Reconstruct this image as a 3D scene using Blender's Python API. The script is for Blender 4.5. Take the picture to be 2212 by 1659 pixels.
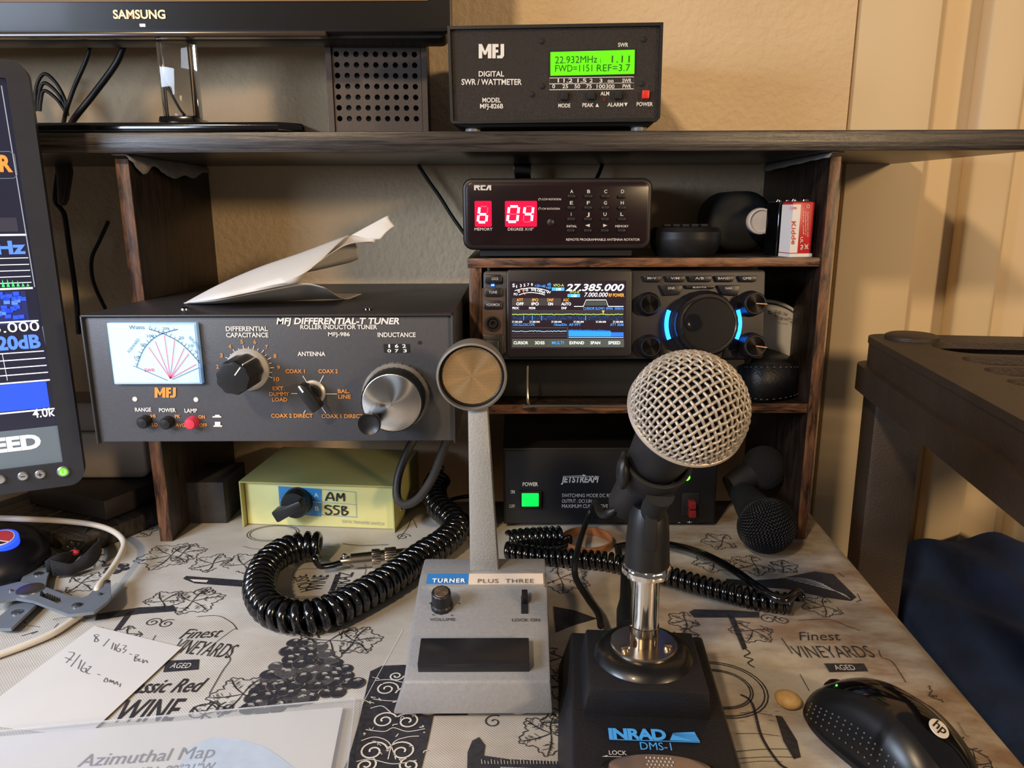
import bpy, bmesh, math, random
from mathutils import Vector, Matrix, Euler
random.seed(7)
for _o in list(bpy.data.objects): bpy.data.objects.remove(_o)
SC = bpy.context.scene
COL = SC.collection
# ------------------------------------------------------------------ camera
FPX, CX, CY = 1600.0, 1106.0, 829.5
CAMH, PITCH, ROLL = 0.295, 13.1, -0.2
cam_d = bpy.data.cameras.new('camera'); cam = bpy.data.objects.new('camera', cam_d); COL.objects.link(cam)
cam_d.sensor_width = 36.0; cam_d.lens = 36.0*FPX/2212.0; cam_d.clip_start = 0.01
CAMROT = Matrix.Rotation(math.radians(90-PITCH), 4, 'X') @ Matrix.Rotation(math.radians(ROLL), 4, 'Z')
cam.matrix_world = Matrix.Translation((0, 0, CAMH)) @ CAMROT
SC.camera = cam
# ------------------------------------------------------------------ world, lights, exposure
w = bpy.data.worlds.new('world'); SC.world = w; w.use_nodes = True
bg = w.node_tree.nodes['Background']; bg.inputs[0].default_value = (1.0, 0.90, 0.84, 1); bg.inputs[1].default_value = 0.15
def area(name, loc, target, size, power, col, shape='DISK', size_y=None):
    l = bpy.data.lights.new(name, 'AREA'); l.energy = power; l.color = col; l.shape = shape; l.size = size
    if size_y: l.size_y = size_y
    o = bpy.data.objects.new(name, l); COL.objects.link(o); o.location = loc
    o.rotation_euler = (Vector(target)-Vector(loc)).to_track_quat('-Z', 'Y').to_euler(); return o
WARM = (1.0, 0.74, 0.46); COOL = (0.68, 0.80, 1.0)
area('assumed_ceiling_lamp', (-0.75, -0.95, 1.42), (0, 0.6, 0.1), 0.16, 27.0, WARM)  # assumed warm lamp high behind the camera, never in view
area('assumed_lamp_behind', (1.5, -1.1, 0.75), (0.1, 0.7, 0.2), 0.25, 25.0, (1.0, 0.70, 0.40))  # second assumed warm lamp, unseen, added to light the wall on the right
area('assumed_cool_fill', (-0.80, -0.02, 0.44), (-0.27, 0.46, 0.03), 0.40, 4.4, COOL, 'RECTANGLE', 0.24).data.spread = math.radians(105)  # added cool fill for an assumed source left of view, not the side monitor
SC.view_settings.view_transform = 'Standard'; SC.view_settings.look = 'None'
SC.view_settings.gamma = 1.0; SC.view_settings.use_curve_mapping = False
SC.view_settings.exposure = -0.22
# ------------------------------------------------------------------ helpers: pixels to places
def ray(px, py):
    return (CAMROT.to_3x3() @ Vector(((px-CX)/FPX, -(py-CY)/FPX, -1.0)))
CAMP = Vector((0, 0, CAMH))
def P(px, py, y):                       # on the upright plane Y=y
    d = ray(px, py); return CAMP + d*(y/d.y)
def G(px, py, z=0.0):                   # on the level plane Z=z
    d = ray(px, py); return CAMP + d*((z-CAMH)/d.z)
class Frame:                            # a thing's own axes: x right, y away, z up
    def __init__(s, loc, tilt=0, yaw=0):
        s.M = Matrix.Translation(loc) @ Matrix.Rotation(math.radians(yaw), 4, 'Z') @ Matrix.Rotation(math.radians(-tilt), 4, 'X')
        s.I = s.M.inverted()
    def at(s, px, py, off=0.0):         # pixel -> (x, z) on the plane y=-off of the thing
        c = s.I @ CAMP; d = s.I.to_3x3() @ ray(px, py)
        t = (-off-c.y)/d.y; p = c+d*t; return p.x, p.z
    def top(s, px, py, z):              # pixel -> (x, y) on the thing's plane z
        c = s.I @ CAMP; d = s.I.to_3x3() @ ray(px, py)
        p = c+d*((z-c.z)/d.z); return p.x, p.y
    def sc(s, px, py, off=0.0):         # metres per pixel there
        a = s.at(px-5, py, off); b = s.at(px+5, py, off); return abs(b[0]-a[0])/10
# ------------------------------------------------------------------ helpers: materials
def lin(h):
    h = h.lstrip('#'); v = [int(h[i:i+2], 16)/255 for i in (0, 2, 4)]
    return tuple((c/12.92 if c <= 0.04045 else ((c+0.055)/1.055)**2.4) for c in v)
def mixc(a, b, t): return tuple(a[i]*(1-t)+b[i]*t for i in range(3))
MATS = {}
def mat(name, col, rough=0.5, metal=0.0, var=0.12, vscale=60, bump=0.0, bscale=400, coat=0.0, emit=0.0, ecol=None, spec=0.5, trans=0.0, aniso=0.0, grain=None, alpha=1.0):
    if name in MATS: return MATS[name]
    m = bpy.data.materials.new(name); m.use_nodes = True; nt = m.node_tree; N = nt.nodes; L = nt.links
    b = N['Principled BSDF']; c = lin(col) if isinstance(col, str) else col
    tc = N.new('ShaderNodeTexCoord'); mp = N.new('ShaderNodeMapping'); L.new(tc.outputs['Object'], mp.inputs[0])
    nz = N.new('ShaderNodeTexNoise'); nz.inputs['Scale'].default_value = vscale; nz.inputs['Detail'].default_value = 4
    if grain: mp.inputs['Scale'].default_value = grain
    L.new(mp.outputs[0], nz.inputs['Vector'])
    rp = N.new('ShaderNodeValToRGB')
    rp.color_ramp.elements[0].position = 0.3; rp.color_ramp.elements[1].position = 0.7
    rp.color_ramp.elements[0].color = (*[max(0, x*(1-var)) for x in c], 1); rp.color_ramp.elements[1].color = (*[min(1, x*(1+var)) for x in c], 1)
    L.new(nz.outputs['Fac'], rp.inputs[0]); L.new(rp.outputs[0], b.inputs['Base Color'])
    b.inputs['Roughness'].default_value = rough; b.inputs['Metallic'].default_value = metal
    b.inputs['Specular IOR Level'].default_value = spec
    b.inputs['Coat Weight'].default_value = coat; b.inputs['Coat Roughness'].default_value = 0.08
    if trans: b.inputs['Transmission Weight'].default_value = trans; b.inputs['IOR'].default_value = 1.45
    if alpha < 1: b.inputs['Alpha'].default_value = alpha
    if emit:
        b.inputs['Emission Color'].default_value = (*(lin(ecol) if ecol else c), 1); b.inputs['Emission Strength'].default_value = emit
    if bump:
        n2 = N.new('ShaderNodeTexNoise'); n2.inputs['Scale'].default_value = bscale; n2.inputs['Detail'].default_value = 3
        L.new(mp.outputs[0], n2.inputs['Vector'])
        bp = N.new('ShaderNodeBump'); bp.inputs['Strength'].default_value = bump; bp.inputs['Distance'].default_value = 0.002
        L.new(n2.outputs['Fac'], bp.inputs['Height']); L.new(bp.outputs[0], b.inputs['Normal'])
    if aniso:
        b.inputs['Anisotropic'].default_value = aniso
        tg = N.new('ShaderNodeTangent'); tg.direction_type = 'RADIAL'; tg.axis = 'Y'; L.new(tg.outputs[0], b.inputs['Tangent'])
    MATS[name] = m; return m
def wood(name, dark, light, axis=(1, 1, 1), scale=30, rough=0.45, bump=0.25, cracks=0.0):
    m = bpy.data.materials.new(name); m.use_nodes = True; nt = m.node_tree; N = nt.nodes; L = nt.links; b = N['Principled BSDF']
    tc = N.new('ShaderNodeTexCoord'); mp = N.new('ShaderNodeMapping'); mp.inputs['Scale'].default_value = axis
    L.new(tc.outputs['Object'], mp.inputs[0])
    nz = N.new('ShaderNodeTexNoise'); nz.inputs['Scale'].default_value = scale; nz.inputs['Detail'].default_value = 8; nz.inputs['Roughness'].default_value = 0.65
    nz.inputs['Distortion'].default_value = 0.6
    L.new(mp.outputs[0], nz.inputs['Vector'])
    rp = N.new('ShaderNodeValToRGB'); rp.color_ramp.elements[0].position = 0.38; rp.color_ramp.elements[1].position = 0.64
    rp.color_ramp.elements[0].color = (*lin(dark), 1); rp.color_ramp.elements[1].color = (*lin(light), 1)
    L.new(nz.outputs['Fac'], rp.inputs[0]); L.new(rp.outputs[0], b.inputs['Base Color'])
    b.inputs['Roughness'].default_value = rough
    bp = N.new('ShaderNodeBump'); bp.inputs['Strength'].default_value = bump; bp.inputs['Distance'].default_value = 0.001
    L.new(nz.outputs['Fac'], bp.inputs['Height']); L.new(bp.outputs[0], b.inputs['Normal'])
    MATS[name] = m; return m
# ------------------------------------------------------------------ helpers: meshes
class MB:
    def __init__(s): s.v = []; s.f = []
    def add(s, vs, fs):
        o = len(s.v); s.v += [tuple(p) for p in vs]; s.f += [tuple(i+o for i in f) for f in fs]; return s
    def box(s, x0, x1, y0, y1, z0, z1):
        vs = [(x, y, z) for z in (z0, z1) for y in (y0, y1) for x in (x0, x1)]
        return s.add(vs, [(0, 2, 3, 1), (4, 5, 7, 6), (0, 1, 5, 4), (2, 6, 7, 3), (0, 4, 6, 2), (1, 3, 7, 5)])
    def prismY(s, poly, y0, y1):        # (x,z) polygon pushed along y
        n = len(poly); vs = [(x, y0, z) for x, z in poly]+[(x, y1, z) for x, z in poly]
        return s.add(vs, [tuple(range(n)), tuple(range(2*n-1, n-1, -1))]+[(i, i+n, (i+1) % n+n, (i+1) % n) for i in range(n)])
    def prismZ(s, poly, z0, z1):
        n = len(poly); vs = [(x, y, z0) for x, y in poly]+[(x, y, z1) for x, y in poly]
        return s.add(vs, [tuple(range(n-1, -1, -1)), tuple(range(n, 2*n))]+[(i, (i+1) % n, (i+1) % n+n, i+n) for i in range(n)])
    def prismX(s, poly, x0, x1):        # (y,z) polygon pushed along x
        n = len(poly); vs = [(x0, y, z) for y, z in poly]+[(x1, y, z) for y, z in poly]
        return s.add(vs, [tuple(range(n)), tuple(range(2*n-1, n-1, -1))]+[(i, i+n, (i+1) % n+n, (i+1) % n) for i in range(n)])
    def lathe(s, prof, n=32, M=None, lobes=0, amp=0.0):    # (r,h) profile about local z, then M
        o = []; 
        for r, h in prof:
            for k in range(n):
                a = 2*math.pi*k/n; rr = r*(1+(amp*math.cos(lobes*a) if lobes else 0)); o.append(Vector((rr*math.cos(a), rr*math.sin(a), h)))
        fs = []
        for i in range(len(prof)-1):
            for k in range(n):
                k2 = (k+1) % n; fs.append((i*n+k, i*n+k2, (i+1)*n+k2, (i+1)*n+k))
        fs.append(tuple(range(n-1, -1, -1))); fs.append(tuple(range((len(prof)-1)*n, len(prof)*n)))
        if M is not None: o = [M @ p for p in o]
        return s.add(o, fs)
    def latheY(s, x, z, prof, n=32, lobes=0, amp=0.0):     # (r, toward viewer) about the thing's -y axis
        M = Matrix.Translation((x, 0, z)) @ Matrix.Rotation(math.pi/2, 4, 'X')
        return s.lathe(prof, n, M, lobes, amp)
    def tube(s, pts, r, n=8, closed=False):
        pts = [Vector(p) for p in pts]; m = len(pts)
        rr = r if isinstance(r, (list, tuple)) else [r]*m
        T = []
        for i in range(m):
            a = pts[(i-1) % m] if (closed or i > 0) else pts[i]; b = pts[(i+1) % m] if (closed or i < m-1) else pts[i]
            t = (b-a); T.append(t.normalized() if t.length > 1e-9 else Vector((0, 0, 1)))
        up = Vector((0, 0, 1)) if abs(T[0].z) < 0.9 else Vector((1, 0, 0))
        nrm = (up-T[0]*up.dot(T[0])).normalized(); vs = []
        for i in range(m):
            nrm = (nrm-T[i]*nrm.dot(T[i])); nrm = nrm.normalized() if nrm.length > 1e-9 else T[i].orthogonal().normalized()
            bn = T[i].cross(nrm)
            for k in range(n):
                a = 2*math.pi*k/n; vs.append(pts[i]+(nrm*math.cos(a)+bn*math.sin(a))*rr[i])
        fs = []
        for i in range(m if closed else m-1):
            j = (i+1) % m
            for k in range(n):
                k2 = (k+1) % n; fs.append((i*n+k, i*n+k2, j*n+k2, j*n+k))
        if not closed: fs += [tuple(range(n-1, -1, -1)), tuple(range((m-1)*n, m*n))]
        return s.add(vs, fs)
    def sphere(s, c, r, nu=20, nv=12, sx=1, sy=1, sz=1, M=None):
        vs = []; fs = []
        for j in range(1, nv):
            t = math.pi*j/nv
            for i in range(nu):
                a = 2*math.pi*i/nu; vs.append(Vector((r*sx*math.sin(t)*math.cos(a), r*sy*math.sin(t)*math.sin(a), r*sz*math.cos(t))))
        vs += [Vector((0, 0, r*sz)), Vector((0, 0, -r*sz))]
        for j in range(nv-2):
            for i in range(nu):
                i2 = (i+1) % nu; fs.append((j*nu+i, (j+1)*nu+i, (j+1)*nu+i2, j*nu+i2))
        t, b = len(vs)-2, len(vs)-1
        for i in range(nu):
            i2 = (i+1) % nu; fs.append((t, i, i2)); fs.append((b, (nv-2)*nu+i2, (nv-2)*nu+i))
        if M is not None: vs = [M @ p for p in vs]
        return s.add([p+Vector(c) for p in vs], fs)
    def xf(s, M): s.v = [tuple(M @ Vector(p)) for p in s.v]; return s
    def build(s, name, m, parent=None, bevel=0.0, seg=2, smooth=True, ang=35):
        me = bpy.data.meshes.new(name); me.from_pydata(s.v, [], s.f); me.update()
        bm = bmesh.new(); bm.from_mesh(me)
        bmesh.ops.recalc_face_normals(bm, faces=bm.faces[:])
        if bevel:
            es = [e for e in bm.edges if len(e.link_faces) == 2 and e.calc_face_angle(0) > math.radians(40)]
            bmesh.ops.bevel(bm, geom=es, offset=bevel, segments=seg, profile=0.5, affect='EDGES', clamp_overlap=True)
        bm.to_mesh(me); bm.free()
        if smooth:
            for p in me.polygons: p.use_smooth = True
            me.set_sharp_from_angle(angle=math.radians(ang))
        me.materials.append(m)
        o = bpy.data.objects.new(name, me); COL.objects.link(o); o.parent = parent; return o
def rr(x0, x1, z0, z1, r, k=5):         # rounded rectangle outline
    pts = []
    for cx, cz, a0 in ((x1-r, z0+r, -90), (x1-r, z1-r, 0), (x0+r, z1-r, 90), (x0+r, z0+r, 180)):
        for i in range(k+1):
            a = math.radians(a0+90*i/k); pts.append((cx+r*math.cos(a), cz+r*math.sin(a)))
    return pts
def circ(x, z, r, n=24, sq=1.0): return [(x+r*math.cos(2*math.pi*i/n), z+r*sq*math.sin(2*math.pi*i/n)) for i in range(n)]
def holed(outer, holes, th):            # flat plate with holes: verts in (x,y,z) with outline in x,y, thickness along z, centred
    cu = bpy.data.curves.new('plate', 'CURVE'); cu.dimensions = '2D'; cu.fill_mode = 'BOTH'; cu.extrude = th/2
    for poly in [outer]+holes:
        sp = cu.splines.new('POLY'); sp.points.add(len(poly)-1); sp.use_cyclic_u = True
        for i, p in enumerate(poly): sp.points[i].co = (p[0], p[1], 0, 1)
    ob = bpy.data.objects.new('plate', cu); me = ob.to_mesh()
    vs = [tuple(v.co) for v in me.vertices]; fs = [tuple(p.vertices) for p in me.polygons]
    ob.to_mesh_clear(); bpy.data.objects.remove(ob); bpy.data.curves.remove(cu); return vs, fs
def smooth(pts, k=8, closed=False):     # Catmull-Rom
    pts = [Vector(p) for p in pts]; n = len(pts); out = []
    for i in range(n if closed else n-1):
        if closed: a, b, c, d = pts[(i-1) % n], pts[i], pts[(i+1) % n], pts[(i+2) % n]
        else: a, b, c, d = pts[max(i-1, 0)], pts[i], pts[i+1], pts[min(i+2, n-1)]
        for j in range(k):
            t = j/k; out.append(0.5*((2*b)+(c-a)*t+(2*a-5*b+4*c-d)*t*t+(3*b-a-3*c+d)*t**3))
    if not closed: out.append(pts[-1])
    return out
def resample(pts, step):
    pts = [Vector(p) for p in pts]; out = [pts[0].copy()]; acc = 0.0
    for a, b in zip(pts, pts[1:]):
        l = (b-a).length
        while acc+l >= step:
            t = (step-acc)/l; a = a+(b-a)*t; out.append(a.copy()); l = (b-a).length; acc = 0.0
        acc += l
    return out
def coil(path, R, r, pitch, per=14, n=8):
    pts = resample(smooth(path, 12), pitch/per); mb = MB(); m = len(pts); out = []
    nrm = None
    for i, p in enumerate(pts):
        t = (pts[min(i+1, m-1)]-pts[max(i-1, 0)]).normalized()
        if nrm is None: nrm = t.orthogonal().normalized()
        nrm = (nrm-t*nrm.dot(t)).normalized(); bn = t.cross(nrm); a = 2*math.pi*i/per
        out.append(p+(nrm*math.cos(a)+bn*math.sin(a))*R)
    mb.tube(out, r, n); return mb, out
# ------------------------------------------------------------------ helpers: things
def tag(o, label=None, cat=None, group=None, kind=None):
    if label: o['label'] = label
    if cat: o['category'] = cat
    if group: o['group'] = group
    if kind: o['kind'] = kind
    return o
def thing(name, label, cat, M=None, group=None):
    o = bpy.data.objects.new(name, None); COL.objects.link(o); o.empty_display_size = 0.02
    if M is not None: o.matrix_world = M if isinstance(M, Matrix) else Matrix.Translation(M)
    return tag(o, label, cat, group)
_CAP = None
def glyphs(s, bold=0.0, shear=0.0, space=1.0):
    cu = bpy.data.curves.new('t', 'FONT'); cu.body = s; cu.size = 1.0; cu.resolution_u = 3; cu.offset = bold; cu.shear = shear; cu.space_character = space
    ob = bpy.data.objects.new('t', cu); me = ob.to_mesh()
    vs = [v.co.copy() for v in me.vertices]; fs = [tuple(p.vertices) for p in me.polygons]
    ob.to_mesh_clear(); bpy.data.objects.remove(ob); bpy.data.curves.remove(cu); return vs, fs
class Letter:                           # printed lettering on a thing's face, one part per ink
    def __init__(s, F, root, off=0.0004): s.F = F; s.root = root; s.off = off; s.mb = {}
    def get(s, m): return s.mb.setdefault(m.name, (MB(), m))[0]
    def t(s, text, px0, px1, base, cap, m, bold=0.012, shear=0.0, base2=None, space=1.0, off=None, lev=False):
        global _CAP
        if _CAP is None: _CAP = max(v.y for v in glyphs('H')[0])
        off = s.off if off is None else off
        if text in ('1', 'I', 'i') and base2 is None: c_ = (px0+px1)/2; w_ = abs(px1-px0)*(0.22 if text == '1' else 0.14); w_ = w_ if w_ > 0.5 else 0.5; px0, px1 = c_-w_, c_+w_
        a = s.F.at(px0, base, off); b = s.F.at(px1, base if base2 is None else base2, off); c = s.F.at(px0, base-cap, off)
        if lev: a = (a[0], b[1]); c = s.F.at(px1, base-cap, off); c = (a[0], c[1])
        vs, fs = glyphs(text, bold, shear, space)
        if not vs: return
        x0 = min(v.x for v in vs); x1 = max(v.x for v in vs)
        dx, dz = b[0]-a[0], b[1]-a[1]; hh = math.hypot(c[0]-a[0], c[1]-a[1])/_CAP
        L = math.hypot(dx, dz); ux, uz = dx/L, dz/L; k = L/(x1-x0)
        out = []
        for v in vs:
            X = (v.x-x0)*k; Y = v.y*hh; out.append((a[0]+ux*X-uz*Y, -off, a[1]+uz*X+ux*Y))
        s.get(m).add(out, fs)
    def poly(s, pts, m, off=None):      # filled pixel polygon
        off = s.off if off is None else off
        q = [s.F.at(x, y, off) for x, y in pts]; s.get(m).add([(x, -off, z) for x, z in q], [tuple(range(len(q)))])
    def line(s, pts, wpx, m, off=None, closed=False):
        off = s.off if off is None else off
        q = [Vector((*s.F.at(x, y, off),)) for x, y in pts]; h = wpx*s.F.sc(*pts[0], off)/2
        ribbon(s.get(m), q, h, lambda p: (p.x, -off, p.y), closed)
    def done(s, name='panel_lettering'):
        for mb, m in s.mb.values():
            for q in pieces(mb): q.build(name, m, s.root, smooth=False)
def pieces(mb, lim=3):                  # two or three loose pieces become parts of their own
    par = list(range(len(mb.v)))
    def find(i):
        while par[i] != i: par[i] = par[par[i]]; i = par[i]
        return i
    for f in mb.f:
        for i in f[1:]: par[find(i)] = find(f[0])
    roots = {}
    for f in mb.f: roots.setdefault(find(f[0]), []).append(f)
    if not 2 <= len(roots) <= lim: return [mb]
    out = []
    for fs in roots.values():
        q = MB(); ids = sorted({i for f in fs for i in f}); mp = {i: k for k, i in enumerate(ids)}
        out.append(q.add([mb.v[i] for i in ids], [tuple(mp[i] for i in f) for f in fs]))
    return out
def ribbon(mb, q, h, to3, closed=False):
    n = len(q); vs = []; fs = []
    for i in range(n):
        a = q[(i-1) % n] if (closed or i > 0) else q[i]; b = q[(i+1) % n] if (closed or i < n-1) else q[i]
        t = b-a; t = t.normalized() if t.length > 1e-12 else Vector((1, 0)); nn = Vector((-t.y, t.x))
        hh = h[i] if isinstance(h, (list, tuple)) else h
        vs += [to3(q[i]+nn*hh), to3(q[i]-nn*hh)]
    for i in range(n if closed else n-1):
        j = (i+1) % n; fs.append((2*i, 2*i+1, 2*j+1, 2*j))
    mb.add(vs, fs)
# ------------------------------------------------------------------ materials
M_wall = mat('plaster_wall', '#d6bd99', 0.75, var=0.06, vscale=8, bump=0.9, bscale=130)
M_smooth = mat('smooth_paint', '#dac4a0', 0.6, var=0.03, vscale=5)
M_shelf = wood('black_shelf_wood', '#1d1a19', '#46403d', (0.6, 6, 14), 26, 0.30, 0.3)
M_brown = wood('brown_laminate', '#24150d', '#85593c', (1.0, 6, 6), 34, 0.4, 0.35)
M_brownv = wood('brown_laminate_upright', '#24150d', '#7a5338', (6, 6, 0.9), 34, 0.4, 0.35)
M_riser = wood('dark_riser_wood', '#16120f', '#3b332c', (10, 1.2, 3), 26, 0.5, 0.4)
M_blk = mat('black_plastic', '#141416', 0.42, var=0.2)
M_blkm = mat('matte_black', '#101012', 0.7, var=0.2)
M_blkg = mat('gloss_black', '#08080a', 0.12, var=0.2, coat=0.6)
M_rub = mat('black_rubber', '#0c0c0e', 0.34, var=0.25, coat=0.15)
M_cable = mat('black_cable', '#0f0e0f', 0.45, var=0.2)
M_coil = mat('shiny_black_cord', '#08080a', 0.16, var=0.2, coat=0.5)
M_chrome = mat('chrome', '#d8d6d2', 0.07, 1.0, var=0.03)
M_nickel = mat('nickel', '#b3a898', 0.26, 1.0, var=0.08)
M_steel = mat('dull_steel', '#8e8f92', 0.35, 1.0, var=0.1)
M_wht = mat('white_print', '#dedbd4', 0.6, var=0.03)
M_wht2 = mat('bright_print', '#f2efe8', 0.5, var=0.02, emit=0.05)
M_org = mat('orange_print', '#e0913f', 0.6, var=0.04)
M_ink = mat('black_ink', '#26262b', 0.6, var=0.25, vscale=220)
M_paper = mat('white_paper', '#cfccc7', 0.75, var=0.03, vscale=20)
# ------------------------------------------------------------------ setting
WY = 0.80
wx1 = P(1845, 140, WY).x
tag(MB().box(-2.2, wx1-0.002, WY, WY+0.1, -0.74, 1.4).build('wall_back', M_wall, smooth=False), kind='structure')
casing = tag(MB().box(wx1+0.001, P(2020, 140, WY).x, WY-0.002, WY+0.10, -0.74, 1.4).build('trim_1', M_smooth, bevel=0.002), kind='structure')
door = MB().box(P(2020, 140, WY).x, 1.8, WY+0.035, WY+0.10, -0.74, 1.4).build('door_1', M_smooth, smooth=False); tag(door, kind='structure')
x = P(2120, 140, WY+0.02).x
for a, b_ in ((x, x+0.045), (x+0.105, x+0.30), (x+0.36, x+0.50)):
    MB().box(a, b_, WY+0.012, WY+0.036, -0.70, 1.38).build('panel', M_smooth, door, bevel=0.006, seg=3)
M_floor = wood('floor_boards', '#4a3826', '#6d5439', (1, 8, 1), 6, 0.5, 0.1)
tag(MB().box(-2.2, 1.8, -2.2, WY, -0.79, -0.74).build('floor', M_floor, smooth=False), kind='structure')
# ------------------------------------------------------------------ desk and cloth
desk = thing('desk', 'wooden desk hidden under a printed vineyard tablecloth', 'desk', (-0.3, 0.45, -0.74))
M_desk = wood('desk_wood', '#2a1c13', '#50382a', (1, 6, 6), 20, 0.5, 0.2)
def deskx(y): return 0.2846+(y-0.3653)*(0.3045-0.2846)/(0.7211-0.3653)
def loc(o, p): return tuple(Vector(o)-Vector(p))
O = (-0.3, 0.45, -0.74)
ds = [(-1.0, 0.02), (deskx(0.02)-0.004, 0.02), (deskx(0.722)-0.004, 0.722), (-1.0, 0.722)]
MB().prismZ([(a+0.3, b_-0.45) for a, b_ in ds], 0.705, 0.7378).build('desktop', M_desk, desk, bevel=0.004)
for lx, ly in ((-0.94, 0.08), (deskx(0.08)-0.07, 0.08), (-0.94, 0.66), (deskx(0.66)-0.07, 0.66)):
    MB().box(lx+0.3, lx+0.35, ly-0.45, ly-0.40, 0.0, 0.705).build('leg', M_desk, desk, bevel=0.003)
def cloth_mat():
    m = bpy.data.materials.new('vineyard_cloth'); m.use_nodes = True; nt = m.node_tree; N = nt.nodes; L = nt.links; b = N['Principled BSDF']
    tc = N.new('ShaderNodeTexCoord')
    def noise(sc, det, mapsc=None, rough=0.5):
        n = N.new('ShaderNodeTexNoise'); n.inputs['Scale'].default_value = sc; n.inputs['Detail'].default_value = det; n.inputs['Roughness'].default_value = rough
        if mapsc:
            mp = N.new('ShaderNodeMapping'); mp.inputs['Scale'].default_value = mapsc; L.new(tc.outputs['Object'], mp.inputs[0]); L.new(mp.outputs[0], n.inputs['Vector'])
        else: L.new(tc.outputs['Object'], n.inputs['Vector'])
        return n
    def ramp(src, p0, p1, c0, c1):
        r = N.new('ShaderNodeValToRGB'); e = r.color_ramp.elements; e[0].position = p0; e[1].position = p1; e[0].color = (*c0, 1); e[1].color = (*c1, 1)
        L.new(src.outputs['Fac'], r.inputs[0]); return r
    def mix(a, b_, f, mode='MIX'):
        x = N.new('ShaderNodeMix'); x.data_type = 'RGBA'; x.blend_type = mode
        L.new(a, x.inputs[6]); L.new(b_, x.inputs[7])
        if isinstance(f, float): x.inputs[0].default_value = f
        else: L.new(f, x.inputs[0])
        return x.outputs[2]
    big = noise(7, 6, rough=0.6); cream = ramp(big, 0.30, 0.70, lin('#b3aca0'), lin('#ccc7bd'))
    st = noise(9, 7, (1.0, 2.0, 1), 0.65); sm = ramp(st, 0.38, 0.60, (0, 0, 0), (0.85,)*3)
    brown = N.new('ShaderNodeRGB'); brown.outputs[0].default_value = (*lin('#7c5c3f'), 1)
    # brown print staining, strengthened over the right half to paint in its shade
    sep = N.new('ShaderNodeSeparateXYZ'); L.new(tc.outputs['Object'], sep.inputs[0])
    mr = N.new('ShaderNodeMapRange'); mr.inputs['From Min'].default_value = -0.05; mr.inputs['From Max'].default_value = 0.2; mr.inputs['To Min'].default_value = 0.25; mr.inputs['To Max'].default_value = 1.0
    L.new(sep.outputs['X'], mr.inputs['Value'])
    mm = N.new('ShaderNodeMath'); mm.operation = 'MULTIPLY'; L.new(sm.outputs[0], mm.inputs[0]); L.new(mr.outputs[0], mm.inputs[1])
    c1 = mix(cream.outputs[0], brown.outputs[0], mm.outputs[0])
    fl = noise(330, 3, (1, 1, 1), 0.7); fr = ramp(fl, 0.66, 0.74, (0, 0, 0), (0.5,)*3)
    grey = N.new('ShaderNodeRGB'); grey.outputs[0].default_value = (*lin('#5d554c'), 1)
    c2 = mix(c1, grey.outputs[0], fr.outputs[0])
    L.new(c2, b.inputs['Base Color'])
    b.inputs['Roughness'].default_value = 0.55; b.inputs['Coat Weight'].default_value = 0.22; b.inputs['Coat Roughness'].default_value = 0.18
    wv = N.new('ShaderNodeTexWave'); wv.inputs['Scale'].default_value = 330; wv.inputs['Distortion'].default_value = 0.3; wv.bands_direction = 'DIAGONAL'
    L.new(tc.outputs['Object'], wv.inputs['Vector'])
    lf = noise(16, 3); ad = N.new('ShaderNodeMath'); ad.operation = 'MULTIPLY_ADD'; ad.inputs[1].default_value = 14.0
    L.new(lf.outputs['Fac'], ad.inputs[0]); L.new(wv.outputs['Fac'], ad.inputs[2])
    bp = N.new('ShaderNodeBump'); bp.inputs['Strength'].default_value = 0.22; bp.inputs['Distance'].default_value = 0.0005
    L.new(ad.outputs[0], bp.inputs['Height']); L.new(bp.outputs[0], b.inputs['Normal'])
    return m
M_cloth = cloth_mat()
cl = MB(); NY = 40
prof = [(-1.302, 0.0), (-0.25, 0.0), (-0.02, 0.0), (-0.010, -0.0008), (-0.003, -0.0035), (0.002, -0.009), (0.0035, -0.018), (0.003, -0.06)]
ys = [0.015+(0.726-0.015)*i/NY for i in range(NY+1)]
vs = []
for y in ys:
    for k, (dx, z) in enumerate(prof):
        vs.append((max(-1.0, deskx(y)+dx) if k else -1.0, y, z + (0.004*math.sin(y*31)-0.004 if k == 7 else 0)))
n = len(prof); fs = [(i*n+k, i*n+k+1, (i+1)*n+k+1, (i+1)*n+k) for i in range(NY) for k in range(n-1)]
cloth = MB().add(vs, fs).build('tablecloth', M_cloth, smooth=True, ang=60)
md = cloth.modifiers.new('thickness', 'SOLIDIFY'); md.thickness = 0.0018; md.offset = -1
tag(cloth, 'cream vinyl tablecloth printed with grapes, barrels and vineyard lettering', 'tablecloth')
# ------------------------------------------------------------------ top shelf
zs0, zs1 = P(1100, 328, .62).z, P(1100, 283, .62).z
shelf = MB().prismZ([(-0.9, .62), (0.425, .62), (0.3944, .7955), (-0.9, .7955)], zs0, zs1).build('top_shelf', M_shelf, bevel=0.0012)
tag(shelf, 'long dark woodgrain shelf board spanning the desk below the wide monitor', 'shelf')
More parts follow.
